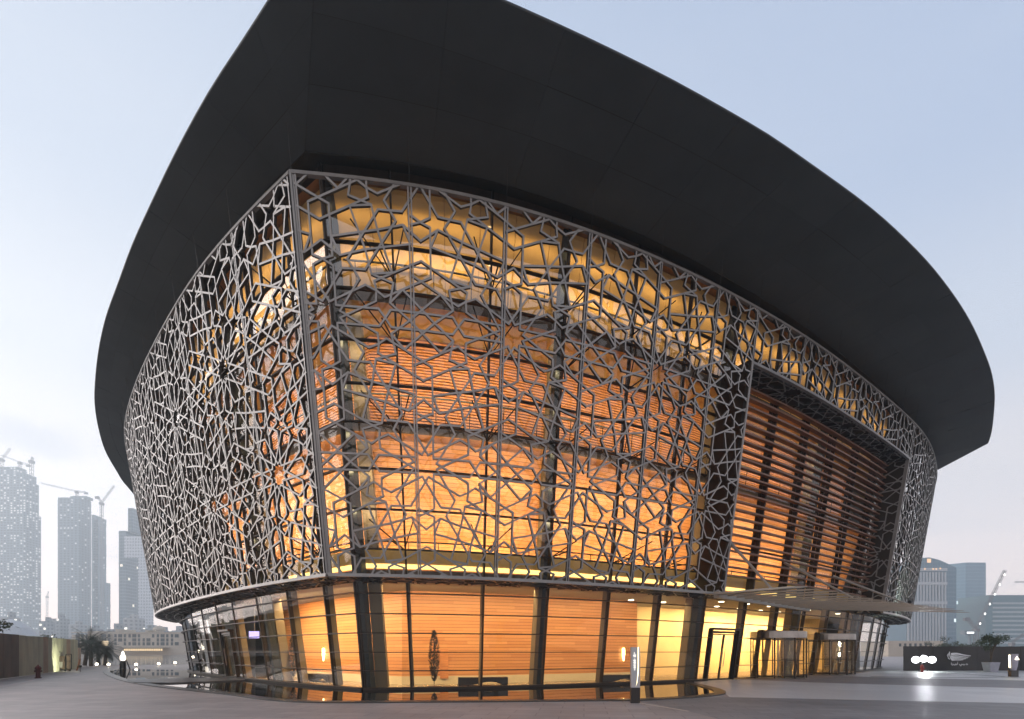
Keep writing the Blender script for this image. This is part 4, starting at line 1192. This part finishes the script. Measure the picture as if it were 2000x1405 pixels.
# ladder and cage trolley
x, y = G(100, 1311); la = empty('ladder', (x + .1, y, 0), R(50)); tag(la, 'narrow steel ladder leaning on the beige hoarding', 'ladder')
for s in (-.16, .16): MB().beam((s, 0, 0), (s, .28, 1.55), .035, .05).build('rail', M['steel'], la)
for i in range(5): z = .2 + .28 * i; MB().beam((-.16, .28 * z / 1.55, z), (.16, .28 * z / 1.55, z), .03, .03).build('rung', M['steel'], la)
x, y = G(121, 1311.5); ca = empty('cage_trolley', (x, y, 0), R(10)); tag(ca, 'dark cage trolley loaded with cartons beside the ladder', 'trolley')
MB().box(-.5, .5, -.35, .35, .14, .2).build('deck', M['black'], ca)
for sx in (-.47, .47):
    fr = MB()
    for sy in (-.32, .32): fr.beam((sx, sy, .2), (sx, sy, 1.35), .05, .05)
    fr.beam((sx, -.32, 1.35), (sx, .32, 1.35), .05, .05); fr.beam((sx, -.32, .8), (sx, .32, .8), .04, .04); fr.build('side_frame', M['black'], ca)
MB().beam((-.47, -.32, 1.53), (.1, -.32, 1.53), .05, .05).build('push_bar', M['black'], ca)
for sx in (-.4, .4):
    for sy in (-.28, .28): MB().tube((sx, sy - .02, .07), (sx, sy + .02, .07), .07, n=12).build('wheel', M['black'], ca)
cb = MB().box(-.3, .4, -.28, .25, .2, 1.2).build('carton', mat('cardboard', (.12, .08, .06), .8, var=.2)); cb.location = (x, y, 0); tag(cb, 'stack of brown cartons on the cage trolley', 'carton')
cb2 = MB().box(-.12, .28, -.31, -.285, .3, .75).build('label_sheet', mat('paper', (.5, .48, .45), .8), cb)
for px, h in ((134, .9), (150, .95)):
    x, y = G(px, 1310); o = MB().beam((0, 0, 0), (.25 if px > 140 else .02, .05, h), .1, .06).build('timber_plank', M['wood_dark']); o.location = (x, y, 0)
    tag(o, 'dark plank propped upright beside the cage trolley' if px < 140 else 'dark plank leaning on the low tan hoarding', 'plank')

# ---------------------------------------------------------------- right hoarding with boat emblem
HY = 41.0
def hx(px): return (px - 1000) / 1000 * HY
def hz(py): return 1.6 + (1272 - py) / 1000 * HY
bh = empty('black_hoarding', (0, 0, 0)); tag(bh, 'black site hoarding printed with a white boat emblem', 'hoarding')
M['black_ply'] = mat('black_panel', (.016, .015, .017), .35, var=.2, obj_var=.15)
hoarding_panels((hx(1765), HY), (hx(2180), HY + .6), 1.98, 14, lambda i, n: M['black_ply'], bh)
hoarding_panels((hx(2180), HY + .6), (57, 38), 1.98, 8, lambda i, n: M['black_ply'], bh); hoarding_panels((57, 38), (61, 20), 1.98, 12, lambda i, n: M['black_ply'], bh)
M['white_print'] = mat('white_print', (.75, .72, .75), .6)
def zp(zx, zy): return 1700 + zx / 6.667, 1180 + zy / 6.667
def stroke(mb, pts, w0, w1):
    P = catmull([(hx(zp(*p)[0]), hz(zp(*p)[1])) for p in pts], 6); n = len(P)
    for i in range(n - 1):
        a, b = P[i], P[i + 1]; t = b - a; t = t / (np.linalg.norm(t) + 1e-9); nn = np.array([-t[1], t[0]])
        wa = w0 + (w1 - w0) * i / n; wb = w0 + (w1 - w0) * (i + 1) / n
        yy = HY - .022
        v = [a - nn * wa / 2, b - nn * wb / 2, b + nn * wb / 2, a + nn * wa / 2]
        mb.hexa([(p[0], yy + .004, p[1]) for p in v] + [(p[0], yy, p[1]) for p in v])
em = MB()
stroke(em, [(1048, 655), (1120, 648), (1210, 664), (1305, 676)], .20, .03)
stroke(em, [(1045, 684), (1120, 676), (1210, 688), (1285, 690)], .10, .03)
stroke(em, [(1050, 702), (1120, 695), (1200, 704), (1265, 702)], .10, .03)
stroke(em, [(1055, 718), (1120, 713), (1190, 718), (1240, 714)], .09, .03)
stroke(em, [(1060, 732), (1120, 729), (1170, 730), (1205, 727)], .08, .03)
stroke(em, [(1027, 622), (1030, 660), (1040, 700), (1062, 735)], .07, .06)
for k in range(4): stroke(em, [(1020 - 4 * k, 642 + 14 * k), (998 + 5 * k, 668 + 14 * k), (1008 + 10 * k, 690 + 11 * k)], .05, .03)
em.build('boat_emblem', M['white_print'], bh)
tx = MB()
for pts in ([(1050, 762), (1052, 795)], [(1066, 778), (1072, 790), (1062, 800)], [(1078, 780), (1080, 791), (1098, 791), (1100, 780)], [(1112, 778), (1106, 786), (1116, 788), (1118, 780), (1110, 801)], [(1133, 762), (1134, 793)], [(1160, 782), (1158, 793), (1178, 796), (1186, 782), (1196, 792), (1206, 780)], [(1206, 780), (1208, 791), (1226, 791), (1230, 780)], [(1246, 776), (1262, 784), (1260, 791), (1240, 791)]):
    stroke(tx, pts, .035, .035)
for p in ((1089, 801), (1134, 754), (1170, 805), (1180, 805), (1216, 801)): stroke(tx, [(p[0] - 3, p[1]), (p[0] + 3, p[1])], .04, .04)
tx.build('arabic_lettering', M['white_print'], bh)
# low flood lamp that burns out the hoarding's left end
fl = empty('ground_floodlight', (hx(1772), HY - 1.6, 0)); tag(fl, 'blazing white floodlight standing at the black hoarding, next to the glass corner', 'floodlight')
MB().box(-.25, .25, -.15, .15, 0, .12).build('base', M['black'], fl)
fm = emission('flood_white', (.95, .97, 1.0), 6)
MB().tube((0, .05, .1), (0, .05, 1.35), .03, n=8).build('mast', M['black'], fl)
for k, (hx_, hz_) in enumerate(((-.62, .95), (0, 1.02), (.62, .95))):
    hd = MB().lathe([(.1, 0), (.24, -.02), (.27, -.1), (.27, -.13)], (0, 0, 0), 18).build('lamp_head', M['black'], fl); hd.location = (hx_, -.02, hz_); hd.rotation_euler = (R(-84), 0, R(-30))
    MB().lathe([(.005, -.133), (.265, -.132)], (0, 0, 0), 18, cap=False).build('lens', fm, hd)
MB().beam((-.7, .05, .9), (.7, .05, .9), .05, .05).build('cross_bar', M['black'], fl)
ld = bpy.data.lights.new('ground_floodlight_beam', 'AREA'); ld.shape = 'RECTANGLE'; ld.size = .6; ld.size_y = 1.2; ld.energy = 250; ld.color = (.92, .96, 1.0)
lo = bpy.data.objects.new('ground_floodlight_beam', ld); COL.objects.link(lo); lo.parent = fl; lo.location = (.3, .25, .9); lo.rotation_euler = (R(-82), 0, R(-10))
# potted tree
def leaf_crown(mb, c, rx, ry, rz, n, size, seed, hollow=.35):
    rnd = random.Random(seed); cl_n = [Vector((rnd.gauss(0, .5), rnd.gauss(0, .5), rnd.gauss(0, .5))) for _ in range(14)]
    for i in range(n):
        k = rnd.choice(cl_n); v = k + Vector((rnd.gauss(0, .2), rnd.gauss(0, .2), rnd.gauss(0, .2)))
        p = Vector(c) + Vector((v.x * rx, v.y * ry, v.z * rz))
        d = Vector((rnd.uniform(-1, 1), rnd.uniform(-1, 1), rnd.uniform(-.6, 1))).normalized(); s = d.cross(Vector((rnd.random(), rnd.random(), rnd.random()))).normalized()
        z = size * rnd.uniform(.6, 1.4)
        mb.add([p, p + d * z * .5 + s * z * .22, p + d * z, p + d * z * .5 - s * z * .22], [(0, 1, 2, 3)])
M['leaf'] = mat('leaf_green', (.045, .06, .03), .6, var=.4, vscale=2)
M['bark'] = mat('bark', (.08, .06, .045), .9, var=.3, vscale=5)
x, y = G(1935, 1313); pot = empty('planter', (x, y, 0)); tag(pot, 'square grey planter pot in front of the black hoarding', 'planter')
q = MB(); q.hexa([(-.28, -.28, 0), (.28, -.28, 0), (.28, .28, 0), (-.28, .28, 0), (-.38, -.38, .75), (.38, -.38, .75), (.38, .38, .75), (-.38, .38, .75)]); q.build('pot', mat('planter_grey', (.34, .33, .38), .6, var=.1), pot)
MB().box(-.35, .35, -.35, .35, .752, .77).build('soil', M['bark'], pot)
tr = empty('potted_tree', (x, y, .76)); tag(tr, 'small dark leafy tree growing in the grey planter', 'tree')
q = MB(); rnd = random.Random(5)
for i in range(5):
    a = rnd.random() * 6.28; m = Vector((math.cos(a) * .15, math.sin(a) * .15, .9)); e = Vector((math.cos(a) * .6, math.sin(a) * .5, 1.6 + rnd.random() * .3))
    q.tube((0, 0, 0), m, .05, .035, 7); q.tube(m, e, .035, .012, 6)
q.build('trunk', M['bark'], tr)
q = MB(); leaf_crown(q, (0.1, 0, 1.55), .62, .6, .62, 2200, .11, 11); q.build('crown', M['leaf'], tr, kind='stuff')
# branch of a shrub over the left hoarding, and scrub on its top
for i, (px, py, d, s, lab) in enumerate(((4, 1222, 27, .55, 'dark leafy branch poking over the brown hoarding panels'), (110, 1250, 43.5, .6, 'low shrub showing over the green-beige hoarding panels'))):
    x = (px - 1000) / 1000 * d - .5; z = 1.6 + (1272 - py) / 1000 * d
    o = empty('shrub', (x, d, 0)); tag(o, lab, 'shrub')
    MB().tube((0, 0, 0), (0, 0, z), .05, .02, 6).build('stem', M['bark'], o)
    q = MB(); leaf_crown(q, (0, 0, z), s * 1.4, s, s * .6, 260, .2, 40 + i); q.build('foliage', M['leaf'], o, kind='stuff')
# palms at the end of the promenade
M['palm'] = mat('palm_green', (.05, .065, .045), .6, var=.3, vscale=1)
def palm(x, y, h, cr_, seed, label):
    rnd = random.Random(seed); o = empty('palm_tree', (x, y, 0)); tag(o, label, 'palm tree', 'palms at the lake edge')
    q = MB(); n = 7; bx, by = rnd.uniform(-.2, .2), rnd.uniform(-.2, .2)
    for i in range(n): q.tube((bx * i / n, by * i / n, h * i / n), (bx * (i + 1) / n, by * (i + 1) / n, h * (i + 1) / n), .2 - .05 * i / n, .19 - .05 * i / n, 9)
    q.build('trunk', M['bark'], o)
    q = MB()
    for f in range(34):
        a = rnd.random() * 6.283; el = rnd.uniform(-.35, 1.25); L_ = cr_ * rnd.uniform(.8, 1.1); p = Vector((bx, by, h)); seg = 8
        d = Vector((math.cos(a) * math.cos(el), math.sin(a) * math.cos(el), math.sin(el)))
        for i in range(seg):
            p2 = p + d * (L_ / seg); d = (d + Vector((0, 0, -.16))).normalized(); s = d.cross(Vector((0, 0, 1))).normalized(); up = s.cross(d)
            w_ = .42 * cr_ / 2 * (1 - abs(i / seg - .35) * .9)
            for k in (0, .5):
                b0_ = p.lerp(p2, k)
                for sg_ in (-1, 1):
                    t = b0_ + s * sg_ * w_ + d * .28 - up * .12 * w_
                    q.add([b0_, b0_ + d * .06, t], [(0, 1, 2)])
            q.beam(p, p2, .03, .02)
            p = p2
    q.build('crown', M['palm'], o, kind='stuff')
for i, (px, d, h, c_) in enumerate(((150, 52, 1.6, 1.8), (165, 56, 2.0, 2.0), (178, 54, 2.4, 2.3), (193, 58, 1.8, 2.2), (205, 57, 1.5, 1.7))):
    palm((px - 1000) / 1000 * d, d, h, c_, i + 1, 'grey-green feathery palm among the palms at the lake edge')
# lamps along the lake
for i, (px, py) in enumerate(((189, 1302.5), (212, 1303), (266, 1303), (310, 1301.5), (342, 1299))):
    x, y = G(px, py); o = empty('lake_lamp', (x, y, 0)); tag(o, 'low warm globe lamp at the lake edge', 'lamp', 'globe lamps along the lake')
    MB().tube((0, 0, 0), (0, 0, .16), .04, n=8).build('post', M['black'], o)
    MB().lathe([(.02, .14), (.10, .18), (.13, .26), (.10, .34), (.02, .38)], (0, 0, 0), 12).build('globe', M['lamp_glow'], o)

# ================================================================ far city
def win_mat(name, wall, glass, px, pz, fx, fz, lit=0.0, litcol=(1, .9, .7), ls=1.5, rough=.5):
    m, nt, b = new_mat(name); N = nt.nodes; L = nt.links
    tc = N.new('ShaderNodeTexCoord'); sp = N.new('ShaderNodeSeparateXYZ'); L.new(tc.outputs['Object'], sp.inputs[0])
    def mth(op, a, bb=None):
        n = N.new('ShaderNodeMath'); n.operation = op
        for i, v in enumerate((a, bb)):
            if v is None: continue
            if isinstance(v, (int, float)): n.inputs[i].default_value = v
            else: L.new(v, n.inputs[i])
        return n.outputs[0]
    h = mth('ADD', sp.outputs['X'], sp.outputs['Y'])
    cx = mth('DIVIDE', h, px); cz = mth('DIVIDE', sp.outputs['Z'], pz)
    wx = mth('LESS_THAN', mth('ABSOLUTE', mth('SUBTRACT', mth('FRACT', cx), .5)), fx / 2)
    wz = mth('LESS_THAN', mth('ABSOLUTE', mth('SUBTRACT', mth('FRACT', cz), .5)), fz / 2)
    win = mth('MULTIPLY', wx, wz)
    cb = N.new('ShaderNodeCombineXYZ'); L.new(mth('FLOOR', cx), cb.inputs[0]); L.new(mth('FLOOR', cz), cb.inputs[1])
    wh = N.new('ShaderNodeTexWhiteNoise'); wh.noise_dimensions = '2D'; L.new(cb.outputs[0], wh.inputs['Vector'])
    mx = N.new('ShaderNodeMix'); mx.data_type = 'RGBA'; mx.inputs['A'].default_value = (*wall, 1); mx.inputs['B'].default_value = (*glass, 1)
    L.new(win, mx.inputs['Factor']); L.new(mx.outputs['Result'], b.inputs['Base Color'])
    ro = mth('MULTIPLY_ADD', win, -.4); N[-1].inputs[2].default_value = rough + .1
    L.new(ro, b.inputs['Roughness'])
    if lit > 0:
        on = mth('MULTIPLY', win, mth('LESS_THAN', wh.outputs['Value'], lit))
        L.new(mth('MULTIPLY', on, ls), b.inputs['Emission Strength']); b.inputs['Emission Color'].default_value = (*litcol, 1)
    return m
def far(px, d): return (px - 1000) / 1000 * d
def topz(py, d): return 1.6 + (1272 - py) / 1000 * d
def fbox(mb, x0, x1, d, dep, z0, z1, mi=0):
    # front corners given; a flank turned to the camera is pulled in so that it stays inside the outline
    if x1 < 0: x1 = x1 * (d + dep) / d
    mb.box(x0, x1, d, d + dep, z0, z1, mi)
def edges(mb, x0, x1, d, dep, z0, z1, step, o=.5, h=.5):
    z = z0
    if x1 < 0: x1 = x1 * (d + dep) / d
    while z < z1: mb.box(x0 - o, x1 + o, d - o, d + dep + o, z, z + h); z += step
M['conc'] = win_mat('open_concrete', (.11, .16, .195), (.045, .06, .075), 4.6, 3.6, .55, .5, .34, (1.0, .95, .9), .8)  # bright specks: glow painted in for sky showing through the open floors
M['conc2'] = win_mat('open_concrete_blue', (.13, .18, .215), (.05, .075, .095), 5.2, 3.6, .5, .5, .09, (1, .95, .9), .7)  # sparser painted glow, again for sky seen through the openings
M['edge'] = mat('slab_concrete', (.19, .22, .24), .8)
D1 = 720
tw = empty('unfinished_tower', (far(40, D1), D1, 0)); tw.location = (0, 0, 0); tag(tw, 'broad unfinished concrete tower speckled with light, cranes on top', 'tower')
q = MB()
fbox(q, far(-90, D1), far(80, D1), D1, 26, 0, topz(1000, D1)); fbox(q, far(-80, D1), far(72, D1), D1 + 3, 20, topz(1000, D1), topz(938, D1)); fbox(q, far(-60, D1), far(66, D1), D1 + 4, 18, topz(938, D1), topz(922, D1)); fbox(q, far(-30, D1), far(45, D1), D1 + 6, 14, topz(922, D1), topz(909, D1))
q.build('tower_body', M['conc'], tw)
q = MB(); edges(q, far(-90, D1), far(80, D1), D1, 26, 4, topz(1003, D1), 3.6); edges(q, far(-80, D1), far(72, D1), D1 + 3, 20, topz(1000, D1), topz(940, D1), 3.6)
q.build('floor_edges', M['edge'], tw, kind='stuff')
t2 = empty('slender_unfinished_tower', (0, 0, 0)); tag(t2, 'narrower unfinished tower with stepped right side and crane mast', 'tower')
q = MB(); fbox(q, far(113, D1), far(178, D1), D1, 20, 0, topz(972, D1)); fbox(q, far(178, D1), far(190, D1), D1 + 4, 14, 0, topz(1004, D1)); fbox(q, far(190, D1), far(196, D1), D1 + 6, 10, 0, topz(1010, D1)); fbox(q, far(196, D1), far(207, D1), D1 + 8, 8, 0, topz(1137, D1)); fbox(q, far(131, D1), far(176, D1), D1 + 5, 12, topz(972, D1), topz(967, D1))
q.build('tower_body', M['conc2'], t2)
q = MB(); edges(q, far(113, D1), far(178, D1), D1, 20, 4, topz(975, D1), 3.6); edges(q, far(178, D1), far(196, D1), D1 + 5, 10, 4, topz(1012, D1), 3.6, .3); q.build('floor_edges', M['edge'], t2, kind='stuff')
D3 = 560
t3 = empty('glass_tower', (0, 0, 0)); tag(t3, 'glass tower with white banded flank half hidden by the lattice', 'tower')
q = MB(); fbox(q, far(232, D3), far(290, D3), D3, 35, 0, topz(1037, D3)); fbox(q, far(246, D3), far(290, D3), D3 + 3, 28, topz(1037, D3), topz(991, D3))
q.build('tower_body', win_mat('blue_glass', (.16, .20, .23), (.10, .14, .17), 3.2, 3.6, .8, .7, .02), t3)
q = MB(); q.box(far(243, D3), far(290, D3), D3 - .5, D3, topz(1090, D3), topz(1048, D3)); q.box(far(270, D3), far(300, D3), D3 - .5, D3, 4, topz(1090, D3)); q.build('white_flank', win_mat('white_grid', (.5, .52, .55), (.25, .28, .31), 3, 3.4, .5, .5), t3)
# tower cranes
M['crane'] = mat('crane_steel', (.16, .15, .15), .6)
M['crane_light'] = emission('crane_light', (1, .97, .92), 3)
def lattice_boom(q, a, b, w, n):
    a = Vector(a); b = Vector(b); d = (b - a).normalized(); s = d.cross(Vector((0, 1, 0))).normalized() * w / 2; t = Vector((0, w / 2, 0)); th = w * .16
    C = [s + t, s - t, -s - t, -s + t]
    for c_ in C: q.beam(a + c_, b + c_, th, th)
    for i in range(n):
        p, r = a.lerp(b, i / n), a.lerp(b, (i + 1) / n)
        q.beam(p + s - t, r - s - t, th * .7, th * .7); q.beam(p - s + t, r + s + t, th * .7, th * .7)
def crane(px, d, z0, pym, tip, tail, w, label, lights=0):
    o = empty('tower_crane', (far(px, d), d, 0)); o.location = (0, 0, 0); tag(o, label, 'crane', 'cranes over the skyline')
    x = far(px, d); zm = topz(pym, d)
    q = MB(); lattice_boom(q, (x, d, z0), (x, d, zm), w, max(3, int((zm - z0) / w / 1.5))); q.build('mast', M['crane'], o)
    q = MB(); T = (far(tip[0], d), d, topz(tip[1], d)); lattice_boom(q, (x, d, zm), T, w * .7, 14)
    q.build('jib', M['crane'], o)
    if tail:
        q = MB(); E_ = (far(tail[0], d), d, topz(tail[1], d)); lattice_boom(q, (x, d, zm), E_, w * .8, 3); q.box(E_[0] - w, E_[0] + w, d - w * .5, d + w * .5, E_[2] - w * 1.2, E_[2]); q.build('counterweight', M['crane'], o)
    q = MB(); q.box(x - w * .7, x + w * .7, d - w, d + w, zm - w * 1.3, zm); q.build('cab', M['crane'], o)
    for i in range(lights):
        f = (i + .5) / lights; l = MB(); p = Vector((x, d - w * .8, zm)).lerp(Vector((T[0], d - w * .8, T[2])), f); l.lathe([(.05, -w * .5), (w * .3, 0), (.05, w * .5)], p, 8); l.build('crane_lamp', M['crane_light'], o)
crane(4, D1 + 20, topz(922, D1), 897, (20, 876), (-6, 893), 2.6, 'luffing crane at the left end of the broad unfinished tower')
crane(39, D1 + 20, topz(909, D1), 903, (2, 889), (55, 908), 2.4, 'flat-jib crane at the middle of the broad unfinished tower')
crane(62, D1 + 10, topz(925, D1), 900, (64, 893), None, 3.0, 'short crane mast at the right shoulder of the broad unfinished tower')
crane(150, D1 + 15, topz(967, D1), 960, (80, 944), (168, 962), 2.2, 'flat-jib crane on the narrower unfinished tower')
crane(198.5, D1 - 5, 0, 982, (223, 949), (190, 970), 2.6, 'tall luffing crane standing beside the narrower unfinished tower')
crane(92, D1 + 200, 0, 1165, (95, 1155), None, 2.2, 'small distant crane between the two unfinished towers')
# low city mass behind the lake
rnd = random.Random(21)
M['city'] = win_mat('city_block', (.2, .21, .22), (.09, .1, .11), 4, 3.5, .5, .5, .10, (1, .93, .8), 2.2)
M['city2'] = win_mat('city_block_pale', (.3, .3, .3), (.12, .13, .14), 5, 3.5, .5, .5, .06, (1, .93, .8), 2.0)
for i in range(13):
    px0 = -60 + i * 33 + rnd.uniform(-6, 6); d = rnd.uniform(420, 520); wpx = rnd.uniform(30, 48); ty = rnd.uniform(1204, 1232)
    o = empty('city_block', (0, 0, 0)); tag(o, 'hazy low city block among the rooftops below the unfinished towers', 'building', 'low blocks beyond the lake')
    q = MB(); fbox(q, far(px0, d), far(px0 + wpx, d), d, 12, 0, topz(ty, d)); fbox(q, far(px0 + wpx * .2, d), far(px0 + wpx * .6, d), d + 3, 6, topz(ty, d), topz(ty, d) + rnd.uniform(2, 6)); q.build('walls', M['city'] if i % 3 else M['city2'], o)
# pale dome tent
d = 170; o = empty('dome_tent', (far(22, d), d, 0)); tag(o, 'pale dome tent showing above the brown hoarding', 'tent')
MB().lathe([(8.4, 0), (8.2, 3), (7.2, 6.4), (5.2, 9.4), (2.6, 11.4), (.1, 12.2)], (0, 0, 0), 28).build('dome', mat('tent_cloth', (.5, .5, .5), .7), o)
# lakeside hotel with arched loggias
d = 215
ho = empty('lakeside_hotel', (0, 0, 0)); tag(ho, 'long sand-coloured lakeside hotel with small windows and lit terrace', 'building')
M['sand'] = mat('sand_render', (.50, .43, .35), .8, var=.08, vscale=.2)
M['win_dark'] = mat('hotel_glass', (.05, .06, .065), .2)
q = MB(); fbox(q, far(140, d), far(215, d), d, 12, 0, topz(1240, d)); fbox(q, far(198, d), far(222, d), d - 1, 13, 0, topz(1233, d)); fbox(q, far(222, d), far(420, d), d, 12, 0, topz(1236, d)); fbox(q, far(222, d), far(262, d), d + 1, 10, topz(1236, d), topz(1229, d)); fbox(q, far(285, d), far(312, d), d + 1, 10, topz(1236, d), topz(1231, d))
q.build('walls', M['sand'], ho)
q = MB(); q.lathe([(2.4, 0), (2.3, .8), (1.6, 1.6), (.6, 2.0), (.05, 2.1)], (far(298, d), d + 4, topz(1231, d)), 16); q.build('dome', M['sand'], ho)
q = MB(); fbox(q, far(140, d), far(420, d), d - .35, .3, topz(1236, d) - .1, topz(1236, d) + .25); q.build('cornice', M['sand'], ho)
for row, py in enumerate((1242, 1250, 1257.5)):
    for k in range(22):
        px = 152 + k * 9.2
        if rnd.random() < .12: continue
        q = MB(); w_ = .5 if k % 3 else .85; x = far(px, d); z = topz(py, d); yy = d - 1.03 if 198 < px < 222 else d - .03
        q.box(x - w_, x + w_, yy, yy + .02, z - .75, z + .65); q.build('window', M['win_dark'], ho)
q = MB(); fbox(q, far(232, d), far(345, d), d - 4, 3.9, topz(1265.5, d), topz(1264.5, d)); q.build('terrace_roof', M['sand'], ho)
for k in range(17):
    x = far(258 + k * 4.4, d); q = MB(); q.box(x - .32, x + .32, d - 4.1, d - 4.0, topz(1271.5, d), topz(1267.5, d)); q.build('terrace_lantern', emission('terrace_glow', (1, .72, .4), 1.2) if k == 0 else bpy.data.materials['terrace_glow'], ho)
q = MB(); x = far(209, d); q.box(x - 1.4, x + 1.4, d - 1.1, d - 1.02, topz(1262, d), topz(1252, d)); q.build('lit_arch', emission('arch_glow', (1, .75, .45), .9), ho)
# right-hand city
D4 = 420
ot = empty('ribbed_tower', (0, 0, 0)); tag(ot, 'stone-ribbed office tower with curved crown beside the lattice corner', 'tower')
q = MB(); x0, x1 = far(1770, D4), far(1848, D4); q.box(x0, x1, D4, D4 + 30, 0, topz(1112, D4)); q.build('tower_body', mat('tower_blueglass', (.07, .13, .17), .3), ot)
n = 13
for i in range(n):
    x = x0 + (x1 - x0) * (i + .5) / n; q = MB(); q.box(x - .65, x + .65, D4 - .9, D4 - .02, 0, topz(1118, D4)); q.build('rib', mat('rib_stone', (.42, .42, .42), .7) if i == 0 else bpy.data.materials['rib_stone'], ot)
q = MB()
for py in (1113, 1140, 1178): q.box(x0, x1, D4 - 1.2, D4 - .92, topz(py, D4) - 1.2, topz(py, D4) + 1.2)
q.build('belt_course', bpy.data.materials['rib_stone'], ot)
q = MB(); prof = [(1770, 1100), (1800, 1090), (1815, 1089), (1835, 1094), (1855, 1103), (1868, 1109)]
vs = []
for yy in (D4 + 4, D4 + 34): vs += [(far(px, D4 + 4), yy, topz(py, D4 + 4)) for px, py in prof] + [(far(1868, D4 + 4), yy, 0), (far(1770, D4 + 4), yy, 0)]
m_ = len(prof) + 2
q.add(vs, [tuple(range(m_)), tuple(range(2 * m_ - 1, m_ - 1, -1))] + [(i, (i + 1) % m_, m_ + (i + 1) % m_, m_ + i) for i in range(m_)]); q.build('curved_wing', win_mat('wing_glass', (.10, .18, .23), (.08, .15, .20), 2.2, 3.6, .8, .8, .01, (.9, 1, 1), 1.2), ot)
for px, py in ((1812, 1096), (1820, 1112), (1826, 1112), (1834, 1111), (1804, 1112)):
    q = MB(); x = far(px, D4); z = topz(py, D4); s_ = 1.6 if py < 1100 else .6; q.box(x - s_, x + s_, D4 - 1.4, D4 - 1.25, z - s_, z + s_); q.build('lit_window', emission('amber_window', (1, .62, .35), 1.3) if py == 1096 else bpy.data.materials['amber_window'], ot)
D5 = 560
o = empty('angular_glass_tower', (0, 0, 0)); tag(o, 'angular pale blue glass tower with a folded corner', 'tower')
q = MB(); pl_ = [(far(1868, D5), D5 + 12), (far(1886, D5), D5), (far(1925.5, D5), D5), (far(1925.5, D5), D5 + 30), (far(1868, D5), D5 + 30)]
q.prism(pl_, 0, topz(1099, D5)); q.build('tower_body', win_mat('pale_blue_glass', (.15, .25, .30), (.12, .21, .27), 60, 3.8, 1, .82, .02, (.9, 1, 1), 1.0), o)
D6 = 430
o = empty('banded_office_block', (0, 0, 0)); tag(o, 'wide office block with pale horizontal bands behind the lit crane', 'building')
q = MB(); q.box(far(1925, D6), far(2080, D6), D6, D6 + 40, 0, topz(1176, D6)); q.box(far(1944, D6), far(2080, D6), D6 + 6, D6 + 36, topz(1176, D6), topz(1161, D6)); q.build('walls', mat('teal_glass', (.07, .15, .17), .3), o)
z = 4
while z < topz(1180, D6):
    q = MB(); q.box(far(1938, D6), far(2080, D6), D6 - .5, D6 - .02, z, z + 1.5); q.build('band', mat('band_white', (.40, .43, .43), .7) if z == 4 else bpy.data.materials['band_white'], o); z += 3.7
d = 150; o = empty('low_cream_building', (0, 0, 0)); tag(o, 'low cream building showing over the black hoarding', 'building')
q = MB(); q.box(far(1735, d), far(1842, d), d, d + 12, 0, topz(1252, d)); q.build('walls', M['sand'], o)
for k in range(7):
    q = MB(); x = far(1758 + k * 10, d); q.box(x - .35, x + .35, d - .03, d - .01, topz(1263, d), topz(1257, d)); q.build('window', M['win_dark'], o)
for i, (px, w_, py) in enumerate(((1838, 26, 1257), (1862, 26, 1254), (1886, 24, 1258), (1912, 24, 1257))):
    d = 110; o = empty('bushy_tree', (far(px, d), d, 0)); tag(o, 'hazy round bushy tree in the row above the black hoarding', 'tree', 'bushy trees beyond the black hoarding')
    MB().tube((0, 0, 0), (0, 0, 2), .2, .12, 8).build('trunk', M['bark'], o)
    q = MB(); leaf_crown(q, (0, 0, 1.9), w_ * .085, 2.0, (topz(py, d) - 1.4) * .75, 1500, .3, 70 + i); q.build('crown', M['leaf'], o, kind='stuff')
crane(1906, 300, 0, 1228, (1963, 1114), (1888, 1207), 1.5, 'crane with lamps along its raised jib before the banded office block', 6)
crane(2010, 520, 0, 1137, (1982, 1137), None, 1.4, 'thin crane jib reaching over the banded office block')
crane(1976, 230, 0, 1256, (2000, 1238), None, 1.0, 'dark crane boom low behind the potted tree')
o = empty('site_cabin', (far(1898, 295), 295, 0)); tag(o, 'lit site cabin at the foot of the lamp-strung crane', 'cabin')
MB().box(-4, 3, 0, 3, topz(1240, 295), topz(1232, 295)).build('cabin_box', M['edge'], o); MB().box(-2.8, 1.2, -.1, -.02, topz(1237.5, 295), topz(1234.5, 295)).build('lit_strip', emission('cabin_light', (1, 1, 1), 2.5), o)
MB().box(-.5, .5, 1, 2, 0, topz(1240, 295)).build('cabin_leg', M['edge'], o)

# ================================================================ haze
hz_m = bpy.data.materials.new('haze_air'); hz_m.use_nodes = True; nt = hz_m.node_tree; nt.nodes.clear()
pv = nt.nodes.new('ShaderNodeVolumePrincipled'); om = nt.nodes.new('ShaderNodeOutputMaterial')
pv.inputs['Color'].default_value = (.82, .93, 1.0, 1); pv.inputs['Density'].default_value = .0007; pv.inputs['Anisotropy'].default_value = 0.35
nt.links.new(pv.outputs[0], om.inputs['Volume'])
h = MB(); h.box(-910, 910, -70, 1010, -1.0, 300); tag(h.build('haze', hz_m), 'pale dusk haze filling the air round the whole place', 'haze', kind='stuff')
